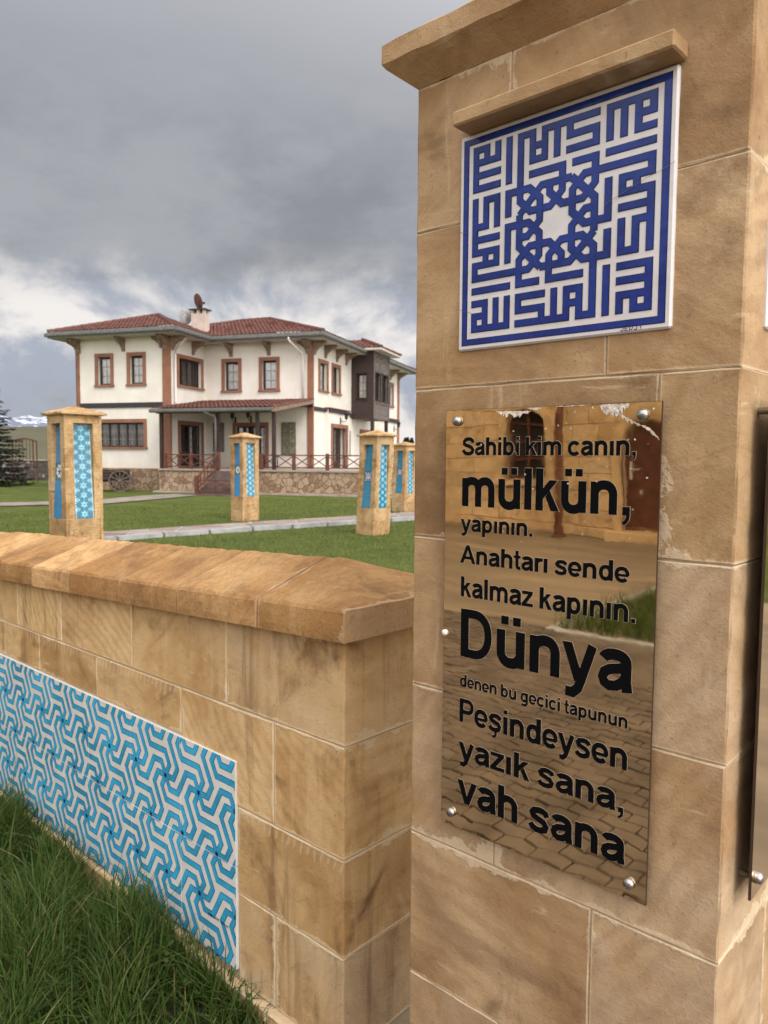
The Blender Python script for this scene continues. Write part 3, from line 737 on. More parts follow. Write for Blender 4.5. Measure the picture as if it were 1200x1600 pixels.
# ------------------------------------------------------------------ mirror plaque with lettering
def ell(cx, cy, rx, ry, a0, a1, n=16):
    sq = lambda v: math.copysign(abs(v) ** 0.90, v)                 # squarish bowls, like the sheet-cut grotesque letters
    return [(cx + rx * sq(math.cos(R(a0 + (a1 - a0) * i / n))), cy + ry * sq(math.sin(R(a0 + (a1 - a0) * i / n)))) for i in range(n + 1)]
ST, CV = 76, 70
def dots(xs): return [('p', [(x - 68, 592), (x + 68, 592), (x + 68, 716), (x - 68, 716)]) for x in xs]
CED = [('s', [(292, 0), (318, -75), (285, -140), (185, -150)], 38)]
ARCH = ('s', [(135, 250)] + ell(306, 300, 171, 168, 178, 0) + [(477, 0)], 73)
G = {
 'n': (611, [('s', [(135, 0), (135, 519)], ST), ARCH]),
 'm': (889, [('s', [(132, 0), (132, 519)], ST), ('s', [(132, 260)] + ell(288, 310, 156, 157, 178, 0) + [(444, 0)], 72), ('s', [(444, 260)] + ell(600, 310, 156, 157, 178, 0) + [(756, 0)], 72)]),
 'h': (611, [('s', [(135, 0), (135, 716)], ST), ARCH]),
 'u': (611, [('s', [(476, 0), (476, 519)], ST), ('s', [(134, 519)] + ell(305, 219, 171, 168, 180, 358) , 73)]),
 'ı': (278, [('s', [(139, 0), (139, 519)], ST)]),
 'l': (278, [('s', [(139, 0), (139, 716)], ST)]),
 'b': (611, [('s', [(135, 0), (135, 716)], ST), ('c', ell(318, 259, 166, 204, 0, 348, 28), 69)]),
 'd': (611, [('s', [(476, 0), (476, 716)], ST), ('c', ell(293, 259, 166, 204, 0, 348, 28), 69)]),
 'p': (611, [('s', [(135, -200), (135, 519)], ST), ('c', ell(318, 259, 166, 204, 0, 348, 28), 69)]),
 'g': (611, [('s', [(476, 519), (476, -20)] + ell(296, -30, 180, 118, 0, -155), 70), ('c', ell(293, 265, 164, 194, 0, 348, 28), 68)]),
 'a': (556, [('s', ell(272, 365, 168, 100, 165, 0, 12) + [(440, 140), (462, 0)], 71), ('s', [(436, 318), (330, 292), (210, 268), (128, 220), (104, 150), (128, 88), (200, 52), (300, 66), (385, 120), (436, 205)], 64)]),
 'c': (556, [('s', ell(288, 259, 190, 206, 35, 325, 26), 70)]),
 'e': (556, [('s', [(465, 236)] + ell(280, 259, 188, 206, 0, 322, 26), 66), ('s', [(110, 236), (500, 236)], 45)]),
 's': (556, [('s', [(468, 368), (440, 430), (370, 464), (270, 468), (172, 446), (122, 385), (150, 322), (270, 282), (390, 244), (446, 172), (424, 95), (330, 54), (220, 52), (130, 84), (84, 152)], 65)]),
 'S': (667, [('s', [(572, 505), (540, 590), (450, 650), (330, 660), (200, 630), (128, 545), (140, 450), (230, 400), (370, 366), (500, 310), (566, 220), (545, 125), (440, 68), (310, 58), (180, 90), (110, 165), (96, 225)], 73)]),
 'k': (556, [('s', [(135, 0), (135, 716)], ST), ('p', [(338, 519), (204, 370), (204, 190), (515, 519)]), ('p', [(258, 240), (378, 0), (550, 0), (352, 345)])]),
 'z': (500, [('p', [(36, 405), (465, 405), (465, 519), (36, 519)]), ('p', [(25, 0), (480, 0), (480, 116), (25, 116)]), ('p', [(25, 95), (200, 95), (468, 425), (292, 425)])]),
 'v': (556, [('p', [(8, 519), (212, 0), (345, 0), (160, 519)]), ('p', [(548, 519), (398, 519), (210, 0), (345, 0)])]),
 'y': (556, [('p', [(6, 519), (206, 0), (345, 60), (160, 519)]), ('s', [(474, 519), (306, 30), (262, -80), (185, -148), (70, -140)], 66)]),
 't': (333, [('s', [(156, 700), (156, 150), (178, 78), (235, 56), (318, 64)], 64), ('p', [(12, 415), (312, 415), (312, 519), (12, 519)])]),
 'r': (389, [('s', [(135, 0), (135, 519)], ST), ('s', [(135, 270), (165, 390), (240, 448), (385, 446)], 64)]),
 'A': (722, [('p', [(0, 0), (158, 0), (432, 716), (288, 716)]), ('p', [(722, 0), (288, 716), (432, 716), (722, 0)]), ('p', [(562, 0), (722, 0), (432, 716), (288, 716)]), ('p', [(170, 160), (560, 160), (520, 282), (200, 282)])]),
 'D': (722, [('s', [(150, 0), (150, 716)], 74), ('s', [(150, 654), (320, 654)] + ell(330, 358, 262, 296, 88, -88, 20) + [(320, 62), (150, 62)], 63)]),
 'P': (667, [('s', [(150, 0), (150, 716)], 74), ('s', [(150, 655), (380, 655)] + ell(392, 488, 172, 167, 88, -88, 16) + [(380, 321), (150, 321)], 61)]),
 ',': (278, [('p', [(70, 0), (208, 0), (208, 138), (70, 138)]), ('p', [(208, 0), (196, -75), (150, -130), (90, -158), (60, -108), (110, -78), (134, -38), (140, 0)][::-1])]),
 '.': (278, [('p', [(70, 0), (208, 0), (208, 138), (70, 138)])]),
 ' ': (240, []),
}
G['A'] = (722, [('p', [(0, 0), (158, 0), (432, 716), (288, 716)]), ('p', [(562, 0), (722, 0), (432, 716), (288, 716)]), ('p', [(170, 160), (560, 160), (520, 282), (200, 282)])])
G['i'] = (278, G['ı'][1] + dots([139])); G['ü'] = (611, G['u'][1] + dots([200, 410])); G['ç'] = (556, G['c'][1] + CED); G['ş'] = (556, G['s'][1] + CED)
LINES = [('Sahibi kim canın,', -0.8045, -0.4860, 1.5868, 0.0310 / 716), ('mülkün,', -0.8040, -0.4935, 1.4965, 0.0502 / 519),
         ('yapının.', -0.8045, -0.6600, 1.4522, 0.0212 / 519), ('Anahtarı sende', -0.8040, -0.4925, 1.3945, 0.0326 / 716),
         ('kalmaz kapının.', -0.8040, -0.4790, 1.3342, 0.0362 / 716), ('Dünya', -0.8045, -0.4870, 1.2250, 0.0870 / 716),
         ('denen bu geçici tapunun', -0.8030, -0.4860, 1.1698, 0.0225 / 716), ('Peşindeysen', -0.8040, -0.4858, 1.1042, 0.0436 / 716),
         ('yazık sana,', -0.8010, -0.4890, 1.0355, 0.0320 / 519), ('vah sana', -0.8015, -0.4885, 0.9540, 0.0425 / 519)]
def lettering(plate, face, h, ox=0.0):
    bl, rim = MB(), MB(); cnt = 0
    for text, x0, x1, zb, sy in LINES:
        TR = 32; adv = sum(G[c][0] - TR for c in text); left_ = 60; right_ = 60
        sx = (x1 - x0) / (adv - left_ - right_)
        pen = x0 - left_ * sx
        for ch in text:
            w, prims = G[ch]
            for pr in prims:
                for layer, grow, hh in ((rim, 0.00042, h + 0.00012), (bl, 0.0, h + 0.0006)):
                    k = hh + (cnt % 9) * 0.00003
                    T_ = lambda p: (pen + p[0] * sx, zb + p[1] * sy)
                    if pr[0] == 'p':
                        pts = [T_(p) for p in pr[1]]
                        if grow:
                            mx = sum(p[0] for p in pts) / len(pts); mz = sum(p[1] for p in pts) / len(pts)
                            q = ribbon(pts, grow, True)
                            for f_ in q: layer.face([face(p[0] + ox, p[1], k) for p in f_])
                        layer.face([face(p[0] + ox, p[1], k + (0.000012 if grow else 0)) for p in pts])
                    else:
                        pts = pr[1]; closed = pr[0] == 'c'; hw = pr[2] * 1.05
                        for f_ in ribbon(pts, hw, closed):
                            f2 = [T_(p) for p in f_]
                            layer.face([face(p[0] + ox, p[1], k) for p in f2])
                        if grow:
                            # thin pale rim round the stroke
                            l = ribbon(pts, hw, closed)
                            for side in ((0, 1), (3, 2)):
                                edge = [T_(l[0][side[0]])] + [T_(f_[side[1]]) for f_ in l]
                                for f_ in ribbon(edge, grow, False): layer.face([face(p[0] + ox, p[1], k + 0.000006) for p in f_])
                            if not closed:
                                for e in ([l[0][0], l[0][3]], [l[-1][1], l[-1][2]]):
                                    for f_ in ribbon([T_(e[0]), T_(e[1])], grow): layer.face([face(p[0] + ox, p[1], k + 0.000009) for p in f_])
                cnt += 1
            pen += (w - TR) * sx
    rim.build('letter_rim', 'letter rim', plate); bl.build('lettering', 'letter black', plate)
def bolt(face, a, z, h, r, parent, standoff):
    b = MB(); c = Vector(face(a, z, 0)); nrm = (Vector(face(a, z, 1)) - c).normalized()
    ua = (Vector(face(a + 1, z, 0)) - c).normalized(); ub = Vector((0, 0, 1))
    n = 22; prof = [(r * 0.6, -standoff), (r * 0.6, -0.0035), (r, -0.0035), (r, 0.004), (r * 0.93, 0.0062), (r * 0.6, 0.0085), (r * 0.25, 0.0098), (0.0002, 0.0100)]
    vs = []; fs = []
    for rr, hh in prof:
        for j in range(n):
            th = 2 * math.pi * j / n; vs.append(c + nrm * (h + hh) + ua * rr * math.cos(th) + ub * rr * math.sin(th))
    for i in range(len(prof) - 1):
        for j in range(n): fs.append((i * n + j, i * n + (j + 1) % n, (i + 1) * n + (j + 1) % n, (i + 1) * n + j))
    b.grid(vs, fs); return b.build('bolt', 'steel', parent, smooth=True)
def plaque(face, a0, a1, z0, z1, h, label, text=True, so=0.012):
    root = empty('wall_plaque', face((a0 + a1) / 2, z0, 0), 0, label, 'plaque')
    loc = Vector(root.location)
    f2 = lambda a, z, o: tuple(Vector(face(a, z, o)) - loc)
    mb = MB()
    mb.box(a0, a1, h - 0.004, h - 0.0004, z0, z1, fr=lambda x, y, z: f2(x, z, y), m=1)
    n = 2
    mb.face([f2(a0 + .0005, z0 + .0005, h), f2(a1 - .0005, z0 + .0005, h), f2(a1 - .0005, z1 - .0005, h), f2(a0 + .0005, z1 - .0005, h)])
    pl = mb.build('plate', ['bronze mirror', 'plaque edge'], root)
    if text: lettering(root, f2, h)
    w = a1 - a0
    for a, z in ((a0 + 0.0265, z1 - 0.0195), (a1 - 0.0275, z1 - 0.0195), (a0 + 0.0245, z0 + 0.0260), (a1 - 0.0265, z0 + 0.0260)):
        bolt(f2, a, z, h, 0.0088, root, h + so * 0)
    return root, f2
PLH = 0.015
root, f2 = plaque(front, -0.8430, -0.4480, 0.9030, 1.6665, PLH, 'bronze mirror plaque with black Turkish verse bolted to the near pillar front')
# flaked backing along the top edge and a pale rivet on the left edge
fl = MB(); rr = random.Random(11)
def flake(a0, a1, zt, zb, n=26, jag=0.0035, k=0):
    top, bot = [], []
    for i in range(n + 1):
        s = i / n; a = a0 + (a1 - a0) * s; env = math.sin(math.pi * s) ** 0.6
        top.append((a, zt(s) + rr.uniform(-jag, jag) * 0.25)); bot.append((a, zt(s) - max(0.0006, (zb(s)) * env * (0.35 + 0.9 * rr.random()))))
    for i in range(n): fl.face([f2(*bot[i], PLH + 0.0008 + k), f2(*bot[i + 1], PLH + 0.0008 + k), f2(*top[i + 1], PLH + 0.0008 + k), f2(*top[i], PLH + 0.0008 + k)])
ZT = 1.6655
flake(-0.735, -0.668, lambda s: ZT - 0.004 - 0.002 * s, lambda s: 0.010)
flake(-0.672, -0.645, lambda s: ZT - 0.001, lambda s: 0.004, k=.00003)
flake(-0.620, -0.560, lambda s: ZT, lambda s: 0.0018, k=.00006)
flake(-0.545, -0.497, lambda s: ZT - 0.001, lambda s: 0.018, k=.00009)
flake(-0.515, -0.478, lambda s: ZT - 0.014 - 0.020 * s, lambda s: 0.006, k=.00012)
flake(-0.478, -0.450, lambda s: ZT - 0.034 - 0.022 * s * s, lambda s: 0.005, k=.00015)
for _ in range(46):
    a = rr.uniform(-0.835, -0.455); z = 1.665 - abs(rr.gauss(0, 0.11)); s = rr.uniform(0.0005, 0.0016)
    fl.face([f2(a + s * math.cos(th) * rr.uniform(.6, 1.4), z + s * math.sin(th) * rr.uniform(.6, 1.6), PLH + 0.0011) for th in [i * 1.0472 for i in range(6)]])
fl.build('flaked_edge', 'flaked backing', root, kind='stuff')
b = MB(); b.lathe([(0.0055, 0.0), (0.0055, -0.0035), (0.003, -0.005), (0.0002, -0.0055)], tuple(Vector((-0.8395, 1.100 - PLH, 1.262)) - Vector(root.location)), 'y', 16); b.build('rivet', 'white pipe', root, smooth=True)
def right2(a, z, o): return (PX1 + o, PY + a, z)
root2, f2b = plaque(right2, 0.052, 0.44, 0.935, 1.672, 0.026, 'bronze mirror plaque seen edge on at the right side of near pillar', text=False)

# ------------------------------------------------------------------ garden wall with tile panel
YW = 1.25; XE = -1.270; SL = 0.043; WT = 0.43
wall = empty('garden_wall', (0, 0, 0), 0, 'low sandstone garden wall with turquoise patterned tile panel and sloping coping', 'wall')
def wf(a, z, o): return (a, YW - o, z)
def we(a, z, o): return (XE + o, YW + a, z)
zt_ = lambda x: 1.150 + SL * (x - XE) * (1 if x < XE else 0)
TX1, TZ0, TZ1 = -1.6995, 0.1120, 0.7265
TX0 = -6.2
bk = Blocks()
def wf_top(a, z, o):
    # the top course tapers with the coping
    s = (z - 0.880) / (1.150 - 0.880); return (a, YW - o, 0.880 + s * (zt_(a) - 0.880))
xs = [-6.2, -5.75, -5.3, -4.85, -4.4, -4.02, -3.6, -3.19, -2.79, -2.27, -1.745, XE]
for a, b_ in zip(xs[:-1], xs[1:]): bk.block(wf_top, a, b_, 0.880, 1.150, 0.05, n=10, k=6, gap=0.0016, c=0.004, ext=(0, 0.0016 if b_ == XE else 0), **(dict(free=(0, 1.0)) if b_ == XE else {})) if b_ != XE else bk.block(wf_top, a, b_, 0.880, 1.150, WT, n=14, k=7, gap=0.0014, c=0.003, ext=(0, 0.0014), free=(0, 1.0))
xs = [-6.2, -5.6, -5.1, -4.6, -4.2, -3.8, -3.42, -2.99, -2.515, -1.98, -1.537]
for a, b_ in zip(xs[:-1], xs[1:]):
    bk.block(wf, a, b_, 0.7285 if b_ <= -1.9 else 0.595, 0.880, 0.05, n=10, k=5, gap=0.0018, c=0.005) if b_ <= -1.9 else None
bk.block(wf, -1.98, -1.537, 0.595, 0.880, 0.05, n=14, k=8, wob=0.0006)
bk.block(wf, -1.537, XE, 0.595, 0.880, WT, n=10, k=8, gap=0.0014, c=0.003, ext=(0, 0.0014), free=(0, 1.0))
bk.block(wf, TX1 + 0.001, XE, 0.344, 0.595, WT, n=12, k=7, gap=0.0014, c=0.003, ext=(0, 0.0014), free=(0, 1.0))
bk.block(wf, TX1 + 0.001, -1.533, 0.08, 0.344, 0.05, n=6, k=6)
bk.block(wf, -1.533, XE, 0.08, 0.344, WT, n=8, k=6, gap=0.0014, c=0.003, ext=(0, 0.0014), free=(0, 1.0))
xs = [-6.2, -5.6, -5.0, -4.4, -3.9, -3.4, -2.9, -2.4, -1.95, -1.55, XE]
for a, b_ in zip(xs[:-1], xs[1:]): bk.block(lambda a_, z, o: (a_, YW - 0.022 - o, z), a, b_, 0.0, 0.108 if b_ < -1.6 else 0.079, 0.06, n=8, k=3, c=0.006)
bk.build('stonework', 'wall stone', wall)
mb = MB()
mb.grid([(-6.2, YW + .003, 0), (XE - .006, YW + .003, 0), (XE - .006, YW + WT - .004, 0), (-6.2, YW + WT, 0), (-6.2, YW + .003, zt_(-6.2)), (XE - .006, YW + .003, 1.148), (XE - .006, YW + WT - .004, 1.148), (-6.2, YW + WT, zt_(-6.2))],
        [(0, 1, 5, 4), (1, 2, 6, 5), (2, 3, 7, 6), (4, 5, 6, 7), (3, 0, 4, 7)])
mb.build('mortar_core', 'mortar', wall)
# coping: blocks with a ridge, the last one hipped
def coping():
    b = Blocks(); rg = random.Random(21)
    o = 0.035; y0, y1 = YW - o, YW + WT + o; ym = (y0 + y1) / 2; xe = XE + o; hip = (y1 - y0) / 2
    joints = [-6.2, -5.8, -5.4, -4.95, -4.5, -4.1, -3.75, -3.36, -2.958, -2.648, -2.280, -1.945, -1.562, xe]
    zb, th, ri = 1.152, 0.076, 0.088
    for x0, x1 in zip(joints[:-1], joints[1:]):
        last = x1 == xe; g = 0.0048; n = 14; k = 8
        lift = rg.uniform(-0.005, 0.005); r = (rg.random(), 0.5)
        A, B = x0 + g, x1 - (0 if last else g)
        vs = []; fs = []; uv = []
        m_ = 2 * k + 1
        NX = n
        for i in range(NX + 1):
            x = A + (B - A) * i / NX
            dz = SL * (x - XE) + lift
            prof = [(y0, zb), (y0 - 0.001, zb + 0.02), (y0, zb + 0.045), (y0 + 0.002, zb + th - 0.006)]
            tops = []
            for j in range(m_):
                y = y0 + 0.008 + (y1 - y0 - 0.016) * j / (m_ - 1)
                h = ri * (1 - abs(y - ym) / hip)
                if last: h = min(h, ri * max(0.0, (xe - 0.006 - x)) / hip)
                tops.append((y, zb + th + h))
            prof = prof + tops + [(y1, zb + th - 0.006), (y1, zb)]
            for jj, (y, z) in enumerate(prof):
                w = (0.0022 if 0 < i < NX else 0.001) if 4 <= jj < len(prof) - 2 else 0.0006
                vs.append((x, y + rg.uniform(-w, w), z + dz + rg.uniform(-w, w) * 1.2))
                uv.append((x - x0, 0.2))
        L = len(vs) // (NX + 1)
        for i in range(NX):
            for j in range(L - 1): fs.append((i * L + j, (i + 1) * L + j, (i + 1) * L + j + 1, i * L + j + 1))
            fs.append((i * L + L - 1, (i + 1) * L + L - 1, (i + 1) * L, i * L))
        fs.append(tuple(range(L))[::-1]); fs.append(tuple(NX * L + j for j in range(L)))
        b.grid(vs, fs)
        for q in uv: b.uv.append(q); b.bz.append((x1 - x0, 9.0, r[0], r[1]))
    return b.build('coping', 'cap stone', wall)
coping()
# tile panel
def clip(poly, x0, x1, y0, y1):
    def cl(ps, f, inter):
        out = []
        for i in range(len(ps)):
            a, b_ = ps[i - 1], ps[i]; fa, fb = f(a), f(b_)
            if fa >= 0 and fb >= 0: out.append(b_)
            elif fa >= 0 > fb: t_ = fa / (fa - fb); out.append((a[0] + (b_[0] - a[0]) * t_, a[1] + (b_[1] - a[1]) * t_))
            elif fb >= 0 > fa:
                t_ = fa / (fa - fb); out.append((a[0] + (b_[0] - a[0]) * t_, a[1] + (b_[1] - a[1]) * t_)); out.append(b_)
        return out
    for f in (lambda p: p[0] - x0, lambda p: x1 - p[0], lambda p: p[1] - y0, lambda p: y1 - p[1]):
        poly = cl(poly, f, None)
        if len(poly) < 3: return None
    return poly
def tile_panel():
    a = 0.180; hstep = a * math.sqrt(3) / 2
    sx0, sz0 = TX1 - 0.0022, TZ0 + 0.4675     # a star on the right edge (second row)
    base, dk, bl, st = MB(), MB(), MB(), MB()
    tw = 0.2985; zs = (TZ0 + TZ1) / 2 - 0.0022
    xs = [TX1]; x = TX1 - 0.281
    while x > TX0: xs.append(x); x -= tw
    xs.append(TX0)
    L0 = a / 4
    proto = [(0, 0), (L0, 0), (L0 * 1.5, L0 * .866), (L0 * .5, L0 * 2.598), (L0, L0 * 3.464), (2 * L0, L0 * 3.464)]
    T0 = 0.006
    for j, (z0, z1) in enumerate(((TZ0, zs), (zs, TZ1))):
        for i in range(len(xs) - 1):
            x1, x0 = xs[i] - 0.0003, xs[i + 1] + 0.0003
            Z0, Z1 = z0 + 0.0006, z1 - 0.0006
            jx, jz = random.uniform(-.0015, .0015), random.uniform(-.0015, .0015)
            dh = random.uniform(0, 0.0006)
            base.box(x0, x1, YW - T0 - dh, YW + 0.004, Z0, Z1, c=0.0012)
            e = 0.0009
            rx0, rx1, rz0, rz1 = x0 + e, x1 - e, Z0 + e, Z1 - e
            for r_ in range(-4, 4):
                zc = sz0 + r_ * hstep + jz
                if zc < z0 - 1.3 * a or zc > z1 + 1.3 * a: continue
                for c_ in range(-2, int((TX1 - TX0) / a) + 3):
                    xc = sx0 - c_ * a + (r_ % 2) * a / 2 + jx
                    if xc < x0 - 1.3 * a or xc > x1 + 1.3 * a: continue
                    for k in range(3):
                        th = R(60 * k); cs, sn = math.cos(th), math.sin(th)
                        pts = [(xc + p[0] * cs - p[1] * sn, zc + p[0] * sn + p[1] * cs) for p in proto]
                        for mb_, hw, h in ((dk, 0.0100, T0 + dh + 0.0003), (bl, 0.0081, T0 + dh + 0.0008)):
                            for q in ribbon(pts, hw):
                                q = clip(q, rx0, rx1, rz0, rz1)
                                if q: mb_.face([wf(p[0], p[1], h + k * 0.00006) for p in q])
                    ps = []
                    for q in range(12):
                        rad = 0.0125 if q % 2 == 0 else 0.0052; th = R(30 * q + 90 + 8)
                        ps.append((xc + rad * math.cos(th), zc + rad * math.sin(th)))
                    if rx0 - .01 < xc < rx1 + .01 and rz0 - 0.01 < zc < rz1 + 0.01:
                        for q in range(12):
                            f_ = clip([(xc, zc), ps[q], ps[(q + 1) % 12]], x0, x1, Z0, Z1)
                            if f_: st.face([wf(p[0], p[1], T0 + dh + 0.0014) for p in f_])
    pn = base.build('tile_panel', 'panel white glaze', wall)
    dk.build('pattern_outline', 'turquoise outline', pn); bl.build('turquoise_pattern', 'turquoise glaze', pn); st.build('star', 'navy glaze', pn)
    sg = MB(); rs = random.Random(2)
    for j in range(16):
        if j in (4, 9, 13): continue
        x = TX1 - 0.135 + j * 0.0063; z = 0.2230
        q = [[(x, z), (x, z + .0065)], [(x, z + .0065), (x + .004, z + rs.choice([0, .0065]))], [(x + .004, z), (x + .004, z + rs.choice([.004, .0065]))]]
        for k, s in enumerate(q):
            for f_ in ribbon(s, 0.00075): sg.face([wf(p[0], p[1], T0 + 0.0026 + k * .00003) for p in f_])
    sg.build('signature', 'navy glaze', pn)
tile_panel()

# ------------------------------------------------------------------ grass
def blades(name, mat, pos, hgt, wid, lean, seg, **tags):
    """pos (n,2[,3]); arrays of height, width, lean; curved tapering blades in one mesh"""
    n = len(pos); az = RNG.uniform(0, 2 * math.pi, n)
    z0 = pos[:, 2] if pos.shape[1] > 2 else np.zeros(n)
    vs = np.zeros((n, seg * 2 + 1, 3)); dxy = np.stack([np.cos(az), np.sin(az)], 1); face_az = az + RNG.uniform(-1.2, 1.2, n) + math.pi / 2
    w2 = np.stack([np.cos(face_az), np.sin(face_az)], 1)
    for i in range(seg + 1):
        s = i / seg
        out = lean * hgt * s ** 2; z = hgt * (s - 0.35 * lean * s ** 2)
        cx = pos[:, 0] + dxy[:, 0] * out; cy = pos[:, 1] + dxy[:, 1] * out
        hw = wid * (1 - s) ** 0.7 * 0.5
        if i == seg: vs[:, seg * 2] = np.stack([cx, cy, z0 + z], 1)
        else:
            vs[:, i * 2] = np.stack([cx - w2[:, 0] * hw, cy - w2[:, 1] * hw, z0 + z], 1); vs[:, i * 2 + 1] = np.stack([cx + w2[:, 0] * hw, cy + w2[:, 1] * hw, z0 + z], 1)
    K = seg * 2 + 1; base = (np.arange(n) * K)[:, None]
    quads = np.concatenate([base + np.array([[i * 2, i * 2 + 1, i * 2 + 3, i * 2 + 2]]) for i in range(seg - 1)], 0) if seg > 1 else np.zeros((0, 4), int)
    tris = base + np.array([[seg * 2 - 2, seg * 2 - 1, seg * 2]])
    me = bpy.data.meshes.new(name); nv = n * K; me.vertices.add(nv); me.vertices.foreach_set('co', vs.reshape(-1).astype(np.float32))
    nl = quads.size + tris.size; me.loops.add(nl); me.loops.foreach_set('vertex_index', np.concatenate([quads.ravel(), tris.ravel()]).astype(np.int32))
    nq, nt_ = len(quads), len(tris); me.polygons.add(nq + nt_)
    me.polygons.foreach_set('loop_start', np.concatenate([np.arange(nq) * 4, nq * 4 + np.arange(nt_) * 3]).astype(np.int32))
    me.update(calc_edges=True); me.validate()
    rn = np.ones((n, 4), np.float32); rn[:, :3] = RNG.random((n, 3)); at = me.attributes.new('rnd', 'FLOAT_COLOR', 'POINT'); at.data.foreach_set('color', np.repeat(rn, K, 0).ravel())
    me.materials.append(M[mat]); o = bpy.data.objects.new(name, me); COL.objects.link(o)
    return tag(o, **tags)
n = 70000
px = RNG.uniform(-4.6, -1.44, n); py = RNG.uniform(0.20, 1.225, n)
clump = np.sin(px * 9 + 1.7 * np.sin(py * 7)) * np.cos(py * 11 + px * 3)
edge = -1.46 - 0.10 * (1.2 - py) + 0.05 * np.sin(py * 20)
k = (px < edge) & (RNG.random(n) < 0.55 + 0.45 * clump)
px, py, clump = px[k], py[k], clump[k]
hg = (0.135 + 0.06 * clump + RNG.gamma(2.0, 0.026, len(px))) * np.clip((-1.30 - px) / 0.5, 0.5, 1.0)
blades('tall_grass', 'tall grass blade', np.stack([px, py], 1), hg, RNG.gamma(6.0, 0.0009, len(px)) + 0.0015, RNG.beta(2, 2.2, len(px)) * 1.1, 5,
       label='long dark green grass growing at the foot of the tiled wall', cat='grass', kind='stuff')
wd = MB(); rw_ = random.Random(12); wc = []
for i in range(110):
    x_, y_ = rw_.uniform(-3.4, -1.5), rw_.uniform(0.55, 1.2)
    if x_ > -1.5 - .12 * (1.2 - y_): continue
    z_ = rw_.uniform(.03, .16)
    for k in range(rw_.choice((3, 3, 4, 5))):
        a = rw_.uniform(0, 6.28); L_ = rw_.uniform(.012, .026); d_ = Vector((math.cos(a), math.sin(a), rw_.uniform(-.1, .5))).normalized(); sd = d_.cross(Vector((0, 0, 1))).normalized() * L_ * .38; p_ = Vector((x_, y_, z_)) + d_ * .006
        wd.face([p_, p_ + d_ * L_ * .5 - sd, p_ + d_ * L_, p_ + d_ * L_ * .5 + sd])
        wc += [(rw_.random() * .6, .2, 0, 1)] * 4
wo = wd.build('clover', 'tall grass blade')
tag(wo, 'small clover leaves scattered low among the long grass', 'weed', None, 'stuff'); at_ = wo.data.attributes.new('rnd', 'FLOAT_COLOR', 'POINT'); at_.data.foreach_set('color', np.array(wc, np.float32).ravel())
sheet('soil_bed', [(-6.2, 0.1), (-1.5, 0.1), (-1.5, 1.24), (-6.2, 1.24)], 0.008, 'soil', kind='structure')
n = 60000
x = RNG.uniform(-22, -6.0, n); y = RNG.uniform(2.0, 20, n)
near = -13.35 + 0.1035 * np.maximum(0, y - 8.0); far = -14.75 + 0.055 * (y - 7)
k = ~((x > far - 0.05) & (x < near + 0.25)); x, y = x[k], y[k]
blades('lawn_grass', 'lawn blade', np.stack([x, y], 1), RNG.uniform(0.025, 0.075, len(x)), RNG.uniform(0.008, 0.018, len(x)), RNG.uniform(0.2, 1.0, len(x)), 2,
       label='short mown green grass of the lawn beyond the wall', cat='grass', kind='stuff')
# grass bed seen in the mirror
n = 9000
x = RNG.uniform(-3.5, -1.0, n); y = RNG.uniform(-7.2, -3.94, n)
blades('bed_grass', 'tall grass blade', np.stack([x, y], 1), RNG.uniform(0.1, 0.3, n), RNG.uniform(0.006, 0.012, n), RNG.uniform(0.1, 0.9, n), 3,
       label='grass bed behind a kerb mirrored in the bronze plaque', cat='grass', kind='stuff')
mb = MB(); mb.box(-3.4, 0.5, -3.92, -3.82, 0.0, 0.05, c=0.008); mb.bar((-3.45, -3.85, 0.02), (-3.70, -7.4, 0.02), 0.1, 0.05); mb.build('bed_kerb', 'kerb concrete', None, kind='structure')

